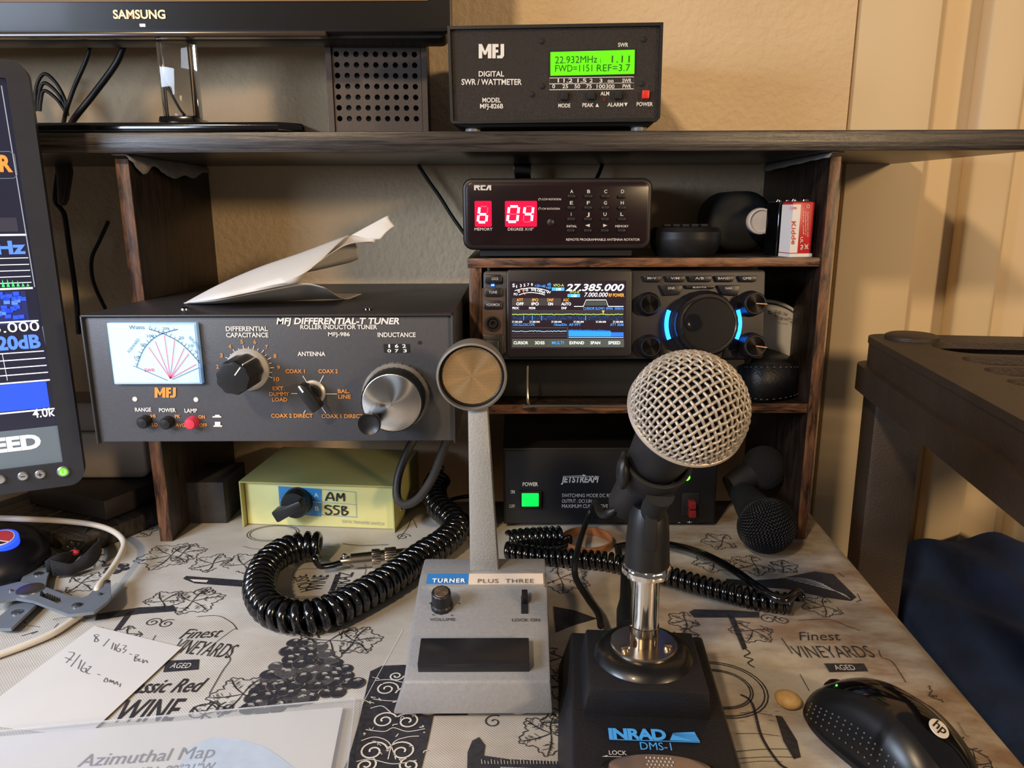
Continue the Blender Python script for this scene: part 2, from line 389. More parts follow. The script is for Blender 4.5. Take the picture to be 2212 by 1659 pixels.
# ------------------------------------------------------------------ brown shelf unit
PF = 0.632
unit = thing('shelf_unit', 'brown laminate shelf unit holding the transceiver and the tuner on the desk', 'shelf unit', (0, PF, 0))
def part(mb, name, m, root, **k):
    o = mb.build(name, m, root, **k); return o
xri, xro = P(1790, 400, PF).x, P(1813, 400, PF).x
xli, xlo = P(283, 400, PF).x, P(254, 400, PF).x
ztop = zs0-0.0035
M_face = wood('shaded_laminate_face', '#120d0b', '#2f221b', (5, 5, 0.9), 30, 0.4, 0.25)
def banded(x0, x1, y0, y1, z0, z1, nm, edge):   # board faces darkened to paint their shade, lighter strip along the front
    o = MB().box(x0, x1, y0+0.0012, y1, z0, z1).build(nm, M_face, unit, bevel=0.0005)
    MB().box(x0, x1, y0, y0+0.0012, z0, z1).build('front_strip', edge, o, bevel=0.0004)
banded(xri, xro, 0, .795-PF, 0.0002, ztop, 'side_panel', M_brownv)
banded(xlo, xli, 0, .7965-PF, 0.0002, ztop, 'side_panel', M_brownv)
lz1, lz0 = P(1500, 874, PF).z, P(1500, 894, PF).z
uz1, uz0 = P(1500, 557, PF).z, P(1500, 577, PF).z
xul, xur = P(1010, 600, PF).x, P(1040, 600, PF).x
banded(xli, xri, 0.002, .79-PF, lz0, lz1, 'shelf_board', M_brown)
banded(xul, xri, 0.002, .79-PF, uz0, uz1, 'shelf_board', M_brown)
banded(xul+0.001, xur, 0.003, .79-PF, lz1, uz0, 'divider', M_brownv)
banded(xul+0.001, xur, 0.003, .79-PF, 0.0002, lz0, 'divider', M_brownv)
# grey foam strips squeezed between the panels and the top shelf
M_foam = mat('grey_foam', '#8f8a85', 0.85, var=0.15, bump=0.3, bscale=90)
def foam(xa, xb, y0, y1, side, drops, label):
    vs = []; fs = []; n = len(drops); lip = xb+0.0012 if side > 0 else xa-0.0012
    for i, dr in enumerate(drops):
        y = y0+(y1-y0)*i/(n-1); w_ = 0.0012*math.sin(i*1.7)
        far, near = (xa, xb) if side > 0 else (xb, xa)
        vs += [(far, y, zs0-0.0008), (near, y, zs0-0.0008), (lip, y, zs0-0.002), (lip+side*(0.0015+w_), y, zs0-0.003-dr*0.5), (lip+side*(0.001+abs(w_)), y, zs0-0.003-dr)]
    for i in range(n-1):
        for k in range(4): fs.append((i*5+k, i*5+k+1, (i+1)*5+k+1, (i+1)*5+k))
    o = MB().add(vs, fs).build('foam_strip', M_foam, ang=80)
    s_ = o.modifiers.new('thickness', 'SOLIDIFY'); s_.thickness = 0.0012; s_.offset = 1
    tag(o, label, 'foam', 'foam strips on the shelf unit')
sm = lambda a: [p.x for p in smooth([Vector((v, 0, 0)) for v in a], 4)]
foam(xlo, xli, PF-0.004, .79, 1, sm([0.001, 0.012, 0.004, 0.010, 0.013, 0.009, 0.011, 0.005, 0.004]), 'torn grey foam strip crumpled on top of the upright beside the left screen')
foam(xri, xro, PF-0.004, .79, -1, sm([0.001, 0.002, 0.002, 0.003, 0.003, 0.004, 0.004, 0.005, 0.004]), 'flat pale foam strip on top of the upright above the batteries')
# ------------------------------------------------------------------ black plastic utility cart
M_cart = mat('dark_resin', '#382c22', 0.55, var=0.15, vscale=30, bump=0.25, bscale=600)
zc = P(1872, 720, .69).z
FC = Frame((P(1862, 740, .69).x, .69, zc), 0, -9.5)
cart = thing('utility_cart', 'dark resin utility cart with slotted top standing right of the desk', 'cart', FC.M)
W_, D_ = 0.42, 0.36
outer = [(a, b_) for a, b_ in rr(0, W_, -D_, 0, 0.02, 6)]
holes = []
for px, ya, yb2 in ((2046, 763, 738), (2104, 788, 769), (2152, 812, 793), (2200, 836, 818), (2250, 862, 842), (2300, 890, 868)):
    a = FC.top(px, ya, 0.0); b_ = FC.top(px, yb2, 0.0); h_ = b_[1]-a[1]; holes.append(rr(a[0], W_-0.05, a[1], b_[1], h_*0.49, 6))
vs, fs = holed(outer, holes, 0.006)
MB().add([(a, b_, c-0.003) for a, b_, c in vs], fs).build('slotted_top', M_cart, cart, ang=30)
outer2 = rr(0.001, W_-0.001, -D_+0.001, -0.001, 0.019, 6)
vs, fs = holed(outer2, [rr(0.010, W_-0.010, -D_+0.010, -0.010, 0.012, 6)], 0.02)
MB().add([(a, b_, c-0.0165) for a, b_, c in vs], fs).build('rim', M_cart, cart, ang=30)
outer3 = rr(-0.006, W_+0.006, -D_-0.006, 0.006, 0.022, 6)
vs, fs = holed(outer3, [rr(0.012, W_-0.012, -D_+0.012, -0.012, 0.012, 6)], 0.024)
MB().add([(a, b_, c-0.0385) for a, b_, c in vs], fs).build('skirt', M_cart, cart, bevel=0.0015)
MB().lathe([(0.022, 0), (0.022, 0.003), (0.019, 0.0045)], 32, Matrix.Translation((0.034, -0.026, 0.0))).build('corner_cap', M_cart, cart)
for lx, ly in ((0.004, -0.044), (W_-0.048, -0.044), (0.075, -D_+0.004), (W_-0.048, -D_+0.004)):
    if True:
        MB().add([(lx, ly, -0.05), (lx+0.044, ly, -0.05), (lx+0.044, ly+0.04, -0.05), (lx, ly+0.04, -0.05),
                  (lx+0.004, ly+0.003, -zc-0.739), (lx+0.040, ly+0.003, -zc-0.739), (lx+0.040, ly+0.037, -zc-0.739), (lx+0.004, ly+0.037, -zc-0.739)],
                 [(0, 1, 2, 3), (7, 6, 5, 4), (0, 4, 5, 1), (1, 5, 6, 2), (2, 6, 7, 3), (3, 7, 4, 0)]).build('leg', M_cart, cart, bevel=0.004)
# ------------------------------------------------------------------ dark blue blanket heap behind the cart legs
M_blue = mat('navy_blanket', '#14294f', 0.9, var=0.35, vscale=22, bump=0.8, bscale=60)
zb = P(2080, 1168, .79).z
bx0, bx1, by0, by1, nx, ny = 0.400, 0.64, 0.08, .792, 34, 34
vs = []; fs = []
for j in range(ny+1):
    for i in range(nx+1):
        u, v = i/nx, j/ny; X = bx0+(bx1-bx0)*u; Y = by0+(by1-by0)*v
        z = zb-0.20*(1-v)**1.3-0.02*(1-u)**6+0.010*math.sin(X*31+Y*9)*math.sin(Y*23)+0.006*math.sin(X*70+Y*40)
        if i == 0 or j == 0 or i == nx: z = -0.735
        vs.append((X, Y, z))
for j in range(ny):
    for i in range(nx): fs.append((j*(nx+1)+i, j*(nx+1)+i+1, (j+1)*(nx+1)+i+1, (j+1)*(nx+1)+i))
tag(MB().add(vs, fs).build('blanket', M_blue, ang=80), 'navy blue blanket heaped on the floor beside the desk', 'blanket')
# ------------------------------------------------------------------ wide monitor on the top shelf
FM = Frame((P(310, 272, .67).x, .67, zs1))
mon = thing('monitor', 'wide black monitor on a clear acrylic neck standing on the top shelf', 'monitor', FM.M)
a = FM.at(-120, 78); b_ = FM.at(976, 76); t0 = FM.at(400, 4); zb0 = FM.at(500, 78)[1]
M_bez = mat('glossy_bezel', '#0f0c0b', 0.36, var=0.15, coat=0.1)
bz = FM.at(500, 70)[1]; bt = t0[1]
scr_x1 = FM.at(925, 40)[0]; ytop = zb0+0.30
MB().prismY(rr(a[0]-0.15, b_[0], bz, ytop, 0.006), 0.0, 0.012).build('bezel_front', M_bez, mon, bevel=0.0015)
MB().prismY(rr(a[0]-0.14, b_[0]-0.006, bz-0.003, ytop-0.004, 0.006), 0.012, 0.045).build('back_shell', M_blk, mon, bevel=0.003)
MB().box(a[0]-0.14, FM.at(705, 78)[0], -0.001, 0.011, FM.at(500, 79)[1], bz+0.001).build('lower_lip', mat('smoked_lip', '#3a2f28', 0.25, var=0.1, coat=0.4), mon, bevel=0.001)
M_scr = mat('dim_screen', '#7a5f3e', 0.25, var=0.1, vscale=6, emit=0.05)
MB().box(a[0]-0.10, scr_x1, -0.0012, 0.0, bt, ytop-0.02).build('screen', M_scr, mon, smooth=False)
Lt = Letter(FM, mon, 0.0008)
Lt.t('SAMSUNG', 245, 358, 40, 18, mat('gold_white_logo', '#f0dcb4', 0.4, emit=0.15), bold=0.03); Lt.done('brand_lettering')
MB().box(*[v for v in (FM.at(303, 55)[0], FM.at(314, 55)[0])], -0.001, 0.0005, FM.at(303, 58)[1], FM.at(303, 52)[1]).build('power_led', mat('led_white_blue', '#cfd8ff', 0.4, emit=2.0), mon)
M_acr = mat('clear_acrylic', '#f6efe6', 0.03, trans=1.0, var=0.01)
n0 = FM.at(350, 240, -0.012); n1 = FM.at(418, 240, -0.012)
MB().box(n0[0], n1[0], 0.012, 0.034, 0.019, zb0+0.02).build('acrylic_neck', M_acr, mon, bevel=0.002)
MB().prismY([(n0[0]-0.003, 0.008), (n1[0]+0.004, 0.008), (n1[0]+0.001, 0.019), (n0[0]-0.0005, 0.019)], 0.006, 0.04).build('neck_collar', M_blkg, mon, bevel=0.001)
bx0_, bx1_ = FM.at(78, 272, 0.045)[0], FM.at(640, 272, 0.045)[0]
MB().prismZ([(bx0_-0.03, -0.044), (bx1_-0.015, -0.044), (bx1_+0.002, -0.03), (bx1_+0.004, 0.05), (bx1_-0.01, 0.095), (bx0_-0.03, 0.095)], 0.0, 0.0085).build('stand_base', M_blkg, mon, bevel=0.003, seg=3)
# ------------------------------------------------------------------ perforated speaker
FS = Frame((P(818, 277, .722).x, .722, zs1+0.0005), 0, 3)
spk = thing('speaker', 'small dark speaker box with round-hole grille beside the wattmeter', 'speaker', FS.M)
a = FS.at(713, 276); b_ = FS.at(926, 278); tz = FS.at(820, 60)[1]
M_spk = mat('speaker_grey', '#4a3e36', 0.55, var=0.08, bump=0.15, bscale=900)
vs, fs = holed(rr(a[0], b_[0], 0.0, tz, 0.004), [rr(a[0]+0.005, b_[0]-0.005, 0.004, tz-0.004, 0.003)], 0.012)
MB().add([(x, z_+0.002, y) for x, y, z_ in vs], fs).build('front_frame', M_spk, spk, bevel=0.001)
holes = []
hx = [FS.at(733+23.3*i, 220)[0] for i in range(8)]
cols = [FS.at(732, 205)[0]+(FS.at(898, 205)[0]-FS.at(732, 205)[0])*i/8 for i in range(9)]
rows = [FS.at(820, 257-23.1*j)[1] for j in range(8)]
for x in cols:
    for z in rows: holes.append(circ(x, z, FS.sc(820, 200)*5.9, 14))
vs, fs = holed(rr(a[0]+0.0055, b_[0]-0.0055, 0.0045, tz-0.0045, 0.003), holes, 0.002)
MB().add([(x, z_-0.001, y) for x, y, z_ in vs], fs).build('hole_grille', M_spk, spk, ang=30)
MB().box(a[0]+0.001, b_[0]-0.001, 0.009, 0.070, 0.0005, tz-0.0005).build('cabinet', M_blk, spk, bevel=0.002)
# ------------------------------------------------------------------ digital wattmeter
FW = Frame((P(1198, 278, .635).x, .635, zs1), 0, -3.0)
wm = thing('wattmeter', 'black textured digital wattmeter with green display on the top shelf', 'wattmeter', FW.M)
M_wrk = mat('wrinkle_black', '#332b25', 0.42, var=0.25, vscale=700, bump=0.9, bscale=1500, spec=0.8)
A = lambda x, y, o=0: FW.at(x, y, o)
pa = [A(967, 58), A(1432, 50), A(1424, 256), A(1402, 275), A(1000, 277), A(974, 266)]
pa = [(x, max(z, 0.005)) for x, z in pa]
MB().prismY(pa, 0.004, 0.13).build('case', M_blk, wm, bevel=0.002)
fo = [A(967, 58), A(1432, 50), A(1425, 255), A(1418, 263), A(980, 268), A(974, 264)]
fi = [A(973, 65), A(1425, 57), A(1419, 255), A(980, 262)]
vs, fs = holed([(x, z) for x, z in fo], [fi], 0.006)
MB().add([(x, z_, y) for x, y, z_ in vs], fs).build('front_rim', M_blk, wm, bevel=0.0006)
MB().prismY(fi, 0.0, 0.006).build('front_panel', M_wrk, wm)
Lt = Letter(FW, wm, 0.0006)
def mfj(L, x0, x1, y0, y1, m):          # heavy block letters drawn as polygons
    w_ = (x1-x0); h = y1-y0; X = lambda u: x0+w_*u; Y = lambda v: y0+h*v
    for p in ([(0, 1), (0, 0), (.13, 0), (.25, .5), (.37, 0), (.50, 0), (.50, 1), (.36, 1), (.36, .45), (.29, .75), (.21, .75), (.14, .45), (.14, 1)],
              [(.53, 1), (.53, 0), (.78, 0), (.78, .22), (.67, .22), (.67, .4), (.77, .4), (.77, .6), (.67, .6), (.67, 1)],
              [(.86, 0), (1.0, 0), (1.0, .82), (.93, 1), (.72, 1), (.72, .8), (.83, .8), (.86, .74)]):
        L.poly([(X(u), Y(v)) for u, v in p], m)
mfj(Lt, 1034, 1089, 95, 126, M_wht)
Lt.t('DIGITAL', 1034, 1089, 165, 11, M_wht, 0.02); Lt.t('SWR / WATTMETER', 997, 1127, 183, 12, M_wht, 0.02)
Lt.t('MODEL', 1042, 1082, 221, 9.5, M_wht, 0.02); Lt.t('MFJ-826B', 1037, 1087, 234, 9.5, M_wht, 0.02)
Lt.t('SWR', 1335, 1357, 101, 8.5, M_wht, 0.02)
Lt.t('MODE', 1206, 1232, 232, 8, M_wht, 0.02); Lt.t('PEAK', 1258, 1282, 231, 8, M_wht, 0.02); Lt.poly([(1286, 231), (1294, 231), (1290, 223)], M_wht)
Lt.t('ALM', 1297, 1316, 206, 8, M_wht, 0.02); Lt.t('ALARM', 1312, 1346, 230, 8, M_wht, 0.02); Lt.poly([(1348, 222), (1356, 222), (1352, 230)], M_wht)
Lt.t('POWER', 1375, 1410, 229, 8, M_wht, 0.02)
for y0, y1 in ((167, 180), (180, 193)): Lt.line([(1187, y0+1.5), (1369, y0-1), (1369, y1-1), (1187, y1+1)], 1.4, M_wht, closed=True)
for s_, x in (('1', 1206), ('1.2', 1227), ('1.5', 1257), ('2', 1277), ('3', 1298), ('oo', 1319), ('SWR', 1354)):
    w_ = 3.3*len(s_); Lt.t(s_, x-w_, x+w_, 178, 8, M_wht, 0.02)
for s_, x in (('0', 1196), ('25', 1221), ('50', 1247), ('75', 1272), ('100', 1298), ('300', 1318), ('PWR', 1354)):
    w_ = 3.1*len(s_); Lt.t(s_, x-w_, x+w_, 190.5, 8, M_wht, 0.02)
Lt.done()
M_lcd = mat('green_lcd', '#5fe414', 0.3, var=0.03, emit=0.75, ecol='#58e60c')
q = [A(1189, 113), A(1371, 108), A(1370, 160), A(1189, 164)]
MB().prismY([A(1186, 110), A(1374, 105), A(1373, 163), A(1186, 167)], -0.0005, 0.001).build('display_bezel', M_blk, wm)
lcd = MB().prismY(q, -0.0009, 0.001).build('display', M_lcd, wm)
M_lcdt = mat('lcd_ink', '#1c5a10', 0.5, var=0.05)
L2 = Letter(FW, lcd, 0.0014); L2.t('22.932MHz', 1199, 1290, 137, 15, M_lcdt, 0.0, base2=135); L2.t('i', 1295, 1299, 136, 11, M_lcdt); L2.t('1.11', 1321, 1360, 135, 15, M_lcdt, 0.0)
L2.t('FWD=1151', 1199, 1279, 155, 14.5, M_lcdt, 0.0, base2=154); L2.t('REF=3.7', 1289, 1361, 154, 14.5, M_lcdt, 0.0, base2=153); L2.done('display_text')
for cx_, cy_, m in ((1219, 208, M_blkm), (1277, 207, M_blkm), (1335, 206, M_blkm), (1394, 205, mat('red_button', '#c8281c', 0.4, var=0.05, emit=0.25))):
    x0, z0 = A(cx_-8, cy_+9); x1, z1 = A(cx_+8, cy_-9)
    MB().prismY(rr(x0, x1, z0, z1, 0.0008), -0.004, 0.001).build('button', m, wm, bevel=0.0006)
for cx_, cy_ in ((1170, 89), (1390, 85), (1171, 186), (1386, 181), (1149, 204)):
    x, z = A(cx_, cy_); MB().latheY(x, z, [(0.0022, 0), (0.0022, 0.0008), (0.0012, 0.0014)], 14).build('screw', M_blkm, wm)
x, z = A(1305, 216); MB().latheY(x, z, [(0.0016, 0), (0.0016, 0.0006)], 12).build('alarm_led', mat('dark_red', '#5c1512', 0.4), wm)
for cx_ in (1018, 1384):
    x, _ = A(cx_, 275); MB().lathe([(0.006, 0.0002), (0.0065, 0.003), (0.0058, 0.0075)], 20, Matrix.Translation((x, 0.014, 0))).build('foot', mat('grey_foot', '#8a8a8a', 0.4), wm)
for cx_ in (1018, 1384):
    x, _ = A(cx_, 275); MB().lathe([(0.006, 0.0002), (0.0065, 0.003), (0.0058, 0.0075)], 20, Matrix.Translation((x, 0.11, 0))).build('foot', M_blk, wm)
# ------------------------------------------------------------------ antenna rotator
FR = Frame((P(1206, 552, .638).x, .638, uz1), 0, 0)
rot = thing('rotator_controller', 'black antenna rotator box with glowing red digits above the transceiver', 'controller', FR.M)
A = lambda x, y, o=0: FR.at(x, y, o)
M_rca = mat('rotator_black', '#1b1416', 0.4, var=0.15)
x0, z0 = A(1001, 540); x1, z1 = A(1411, 384)
MB().prismY(rr(x0, x1, z0, z1, 0.008), 0.0, 0.12).build('case', M_rca, rot, bevel=0.0022, seg=3)
xi0, zi0 = A(1010, 528); xi1, zi1 = A(1402, 393)
MB().prismY(rr(xi0, xi1, zi0, zi1, 0.006), -0.0012, 0.001).build('front_panel', mat('rotator_panel', '#1d0f12', 0.22, var=0.1), rot, bevel=0.0004)
xb, _ = A(1025, 540); xe, _ = A(1368, 540)
MB().box(xb+0.004, xe, 0.006, 0.11, 0.001, z0+0.002).build('base', M_blkm, rot, bevel=0.001)
M_glow = mat('red_window', '#5a0a1c', 0.25, var=0.05, emit=1.1, ecol='#ff1246')
M_dig = mat('red_digits', '#ffd6e0', 0.4, var=0.0, emit=6.0, ecol='#ffc2d2')
M_seg = mat('unlit_segment', '#a03048', 0.4, emit=0.9, ecol='#ff5a80')
Lt = Letter(FR, rot, 0.0020)
for bx in ((1026, 434, 1062, 490), (1091, 434, 1160, 490)):
    ax, az = A(bx[0], bx[3]); cx_, cz_ = A(bx[2], bx[1])
    MB().prismY(rr(ax, cx_, az, cz_, 0.001), -0.0016, 0.0).build('display_window', M_glow, rot)
SEG = {'a': ((.12, 0), (.88, 0)), 'b': ((1, .06), (1, .44)), 'c': ((1, .56), (1, .94)), 'd': ((.12, 1), (.88, 1)), 'e': ((0, .56), (0, .94)), 'f': ((0, .06), (0, .44)), 'g': ((.12, .5), (.88, .5))}
def seven(x0, x1, y0, y1, on, sl=4):
    for k, ((u0, v0), (u1, v1)) in SEG.items():
        p = [(x0+(x1-x0)*u+sl*(0.5-v), y0+(y1-y0)*v) for u, v in ((u0, v0), (u1, v1))]
        Lt.line(p, 5.0 if k in on else 2.2, M_dig if k in on else M_seg)
seven(1034, 1052, 446, 480, 'fgedc'); seven(1098, 1119, 446, 479, 'abcdef'); seven(1132, 1150, 446, 479, 'fgbc')
Lt.off = 0.0016
M_pw = mat('pale_print', '#cfc8c4', 0.6, var=0.03)
for p in ([(1024, 411), (1024, 400), (1036, 400), (1037, 404), (1034, 405), (1037, 411), (1033, 411), (1031, 406), (1028, 406), (1028, 411)],
          [(1038, 411), (1038, 400), (1049, 400), (1049, 403), (1042, 403), (1042, 408), (1049, 408), (1049, 411)],
          [(1049, 411), (1054, 400), (1061, 400), (1061, 411), (1057, 411), (1057, 404), (1053, 411)]): Lt.poly(p, M_pw)
Lt.t('MEMORY', 1025, 1064, 498, 6, M_pw); Lt.t('DEGREE X10°', 1097, 1153, 498, 6, M_pw)
Lt.t('CCW ROTATION', 1171, 1212, 432.5, 4, M_pw); Lt.t('CW ROTATION', 1171, 1209, 453, 4, M_pw)
for yy in (431, 451):
    Lt.line([(1166+2.6*math.cos(t), yy-2.6*math.sin(t)) for t in [math.radians(-40+35*i) for i in range(9)]], 1.0, M_pw)
for j, row in enumerate((('A', 'B', 'C', 'D'), ('E', 'F', 'G', 'H'), ('I', 'J', 'U', 'L'))):
    for i, s_ in enumerate(row):
        cx_ = 1235+36.6*i-0.7*j; cy_ = 417+24.6*j; w_ = 1.2 if s_ == 'I' else 3.3
        Lt.t(s_, cx_-w_, cx_+w_, cy_, 7, M_pw, 0.015)
Lt.t('INITIAL', 1224, 1246, 491, 4.6, M_pw); Lt.t('MEMORY', 1329, 1358, 491, 4.6, M_pw)
Lt.poly([(1264, 487), (1274, 483.5), (1274, 490.5)], M_pw); Lt.poly([(1312, 487), (1303, 483.5), (1303, 490.5)], M_pw)
Lt.t('REMOTE PROGRAMMABLE ANTENNA ROTATOR', 1223, 1382, 520, 5, M_pw, 0.01)
Lt.done()
for j in range(4):
    for i in range(4):
        cx_ = 1234+36.4*i-0.5*j; cy_ = 424.5+24.6*j
        ax, az = A(cx_-8.5, cy_+4); bx, bz_ = A(cx_+8.5, cy_-4)
        MB().prismY(rr(ax, bx, az, bz_, 0.0014), -0.0034, 0.0).build('button', M_blk, rot, bevel=0.0006)
x, z = A(1189, 481); MB().latheY(x, z, [(0.0032, 0.0008), (0.003, 0.0022), (0.001, 0.003)], 16).build('push_button', M_rca, rot)
for xx in (xb+0.012, xe-0.01):
    for yy in (0.018, 0.10): MB().lathe([(0.005, 0), (0.0055, 0.0015)], 14, Matrix.Translation((xx, yy, 0))).build('foot', M_blk, rot)
# ------------------------------------------------------------------ things beside the rotator
FPk = Frame(tuple(Vector((P(1478, 545, .665).x, .665, uz1))))
pk = thing('charger_puck', 'squat black round plastic dock beside the rotator box', 'dock', FPk.M)
R_ = FPk.sc(1478, 520)*76
MB().lathe([(R_*0.80, 0.0), (R_*0.93, 0.006), (R_, 0.014), (R_, 0.0165)], 40).build('body', M_blk, pk)
MB().lathe([(R_*0.985, 0.0165), (R_*0.99, 0.021), (R_*0.90, 0.0245), (R_*0.2, 0.0255)], 40).build('lid', M_blk, pk)
for k in range(5): MB().box(-R_*0.66+k*R_*0.26, -R_*0.66+k*R_*0.26+R_*0.2, -R_*0.25, R_*0.1, 0.0252, 0.0275).build('key', M_blkm, pk, bevel=0.0008)
cb = P(1600, 478, .70)
bl = thing('rubber_bell', 'big matte black rounded mouthpiece with a pale round cap behind the batteries', 'mouthpiece', (cb.x, .70, uz1))
cz_ = cb.z-uz1; sx_ = abs(P(1670, 478, .70).x-cb.x)
MB().prismY(rr(-sx_, sx_, 0.0003, 2*cz_-0.002, sx_*0.82, 10), -0.004, 0.05).build('body', M_blkm, bl, bevel=0.009, seg=4)
fc = P(1648, 478, .676); 
MB().latheY(0, 0, [(0.0095, 0.0), (0.0095, 0.010)], 28).xf(Matrix.Translation((fc.x-cb.x, -0.003, fc.z-uz1))).build('collar', M_nickel, bl)
MB().latheY(0, 0, [(0.0115, 0.009), (0.012, 0.012), (0.0115, 0.016), (0.0098, 0.0165), (0.0095, 0.0150), (0.002, 0.0150)], 32).xf(Matrix.Translation((fc.x-cb.x, -0.003, fc.z-uz1))).build('cap', mat('pale_cap', '#cfc4b8', 0.3, var=0.05, coat=0.3), bl)
M_red = mat('battery_red', '#c22426', 0.35, var=0.05, coat=0.3); M_bw = mat('battery_white', '#e4e1e2', 0.35, var=0.03, coat=0.3); M_gold = mat('battery_gold', '#b08b4a', 0.3, 0.9)
def battery(F, label, m1, m2, kind):
    t = thing('battery', label, 'battery', F.M, 'nine volt batteries on the upper shelf')
    w2, dp, h = 0.0105, 0.0168, 0.0455
    MB().prismZ(rr(-w2, w2*0.999, 0, dp, 0.002), 0.0, h).build('cell', m1, t, bevel=0.0008)
    if m2: MB().box(-w2-0.0002, -w2+0.007, -0.0003, dp*0.98, 0.0035, h-0.002).build('wrapper_stripe', m2, t)
    MB().box(-w2*0.93, w2*0.93, 0.001, dp-0.001, h, h+0.0008).build('top_plate', M_blkm, t)
    for xx, r1 in ((-0.0055, 0.0028), (0.0055, 0.0034)):
        MB().lathe([(r1, h+0.0005), (r1, h+0.0022), (r1*0.8, h+0.0030)], 12, Matrix.Translation((xx, dp/2, 0))).build('terminal', M_chrome, t)
    return t
FB1 = Frame((P(1729, 552, .641).x, .641, uz1), 0, 12)
t = battery(FB1, 'red and white nine volt battery with vertical wording', M_red, M_bw, 1)
MB().box(-0.0107, 0.0107, -0.0004, 0.0168, 0.0, 0.0028).build('white_band', M_bw, t)
Lt = Letter(FB1, t, 0.0006)
def vert(s_, x, y0, y1, wpx, m):       # lettering turned to run down the battery
    vs, fs = glyphs(s_, 0.01); xa = min(v.x for v in vs); xb_ = max(v.x for v in vs)
    a_ = FB1.at(x, y0); b2 = FB1.at(x, y1); L = b2[1]-a_[1]; k = L/(xb_-xa); h = wpx*FB1.sc(x, y0)/0.7
    Lt.get(m).add([(a_[0]+(b2[0]-a_[0])*(v.x-xa)/(xb_-xa)+v.y*h, -0.0007, a_[1]+(v.x-xa)*k) for v in vs], fs)
vert('Kidde', 1709, 478, 528, 9, M_red)
vert('Replace battery only', 1743, 458, 512, 2.6, M_wht); vert('Manufactured in', 1738.5, 458, 508, 2.6, M_wht); vert('Dry cell', 1733.5, 458, 506, 2.6, M_wht)
vert('UL Pb', 1728, 512, 540, 6, M_wht)
Lt.t('GOLD PEAK', 1705, 1721, 452, 5, M_red)
Lt.line([(1738, 527), (1746, 538)], 1.2, M_wht); Lt.line([(1746, 527), (1738, 538)], 1.2, M_wht); Lt.line([(1739, 530), (1745, 530), (1744, 537), (1740, 537)], 1.0, M_wht, closed=True)
Lt.line([(1745.5+3.5*math.cos(t_), 446+3.5*math.sin(t_)) for t_ in [math.radians(60*i) for i in range(6)]], 1.2, M_wht, closed=True)
Lt.done('wrapper_print')
FB2 = Frame((P(1697, 548, .664).x, .664, uz1), 0, 24)
battery(FB2, 'black nine volt battery with pale stripe behind the red one', M_blkg, None, 2)
MB().box(0.0010, 0.0036, -0.0004, 0.0002, 0.001, 0.036).build('silver_stripe', mat('silver_foil', '#c9c2b8', 0.3, 0.5), bpy.data.objects['battery.001'])
p = P(1676, 545, .690)
st = thing('spring_contact', 'small ribbed metal tube standing between mouthpiece and batteries', 'contact', (p.x-0.001, .6735, uz1))
MB().tube([(0.0034*math.cos(i*0.7), 0.0034*math.sin(i*0.7), 0.0008+0.00035*i) for i in range(70)], 0.0007, 5).build('coil', M_nickel, st)
MB().lathe([(0.0026, 0), (0.0026, 0.0255)], 10).build('core', M_blkm, st)
# ------------------------------------------------------------------ cables round the shelf
def cable(name, pts, r, label, m=None, group='black cables behind the shelves', n=8):
    o = MB().tube(smooth(pts, 8), r, n).build(name, m or M_cable, ang=80); return tag(o, label, 'cable', group)
cable('cable', [P(200, 70, .73), P(190, 120, .73), P(160, 190, .735), P(143, 240, .74), P(136, 270, .77), P(125, 300, .7975)], .0020, 'slim black cable hanging from the wide monitor to the shelf back')
cable('cable', [P(276, 70, .725), P(255, 130, .728), P(205, 200, .735), P(165, 250, .74), P(150, 275, .77)], .0030, 'thick black cable sweeping down from behind the wide monitor')
cable('cable', [P(333, 70, .712), P(345, 110, .712), P(370, 175, .712), P(392, 225, .712), P(402, 242, .711), P(420, 262, .712)], .0009, 'hair-thin wire running behind the clear acrylic neck')
for k, (dx, h, wd) in enumerate(((0, 0, 'outermost, widest'), (6, 26, 'middle'), (10, 48, 'innermost, smallest'))):
    cable('cable_loop', [P(76+dx, 240, .765), P(78+dx, 190+h*0.6, .765), P(95, 160+h*0.75, .765), P(120, 178+h*0.7, .765), P(140, 215+h*0.5, .765), P(146, 250, .765)], .0017, wd+' of three black cable loops behind the left screen', group='bagged cable loops')
cable('cable', [P(130, 350, .76), P(122, 400, .76), P(120, 435, .76), P(132, 452, .76), P(140, 470, .76), P(150, 540, .76), P(164, 640, .76), P(170, 720, .77)], .0026, 'black cable dropping from the taped bundle behind the left screen')
cable('cable', [P(234, 478, .785), P(215, 520, .785), P(198, 560, .785), P(202, 610, .785), P(228, 668, .785)], .0020, 'thin cable bowed against the wall above the tuner')
cable('cable', [P(903, 356, .785), P(925, 390, .784), P(950, 425, .783), P(975, 465, .782), P(1003, 505, .78)], .0019, 'twisted thin cable slanting down the wall towards the rotator box')
cable('cable', [P(1303, 350, .785), P(1296, 370, .78), P(1285, 395, .775), P(1280, 420, .77)], .0019, 'short bent cable rising behind the rotator box')
MB_ = MB().prismY([(P(x, y, .77).x, P(x, y, .77).z) for x, y in ((1112, 330), (1147, 330), (1147, 395), (1113, 395), (1109, 358))], .768, .7715)
tag(MB_.build('flat_strap', M_blkg, bevel=0.0005), 'flat glossy black strap hanging behind the rotator box', 'strap')
mbx = MB(); q = [P(x, y, .757) for x, y in ((118, 342), (150, 345), (155, 372), (146, 430), (138, 446), (128, 440), (126, 380))]
mbx.prismY([(v.x, v.z) for v in q], .752, .762)
tag(mbx.build('cable_bundle', mat('smoky_bag', '#4b3f3a', 0.35, var=0.3), bevel=0.003, seg=3), 'taped cable bundle in smoky plastic under the shelf', 'cable bundle')
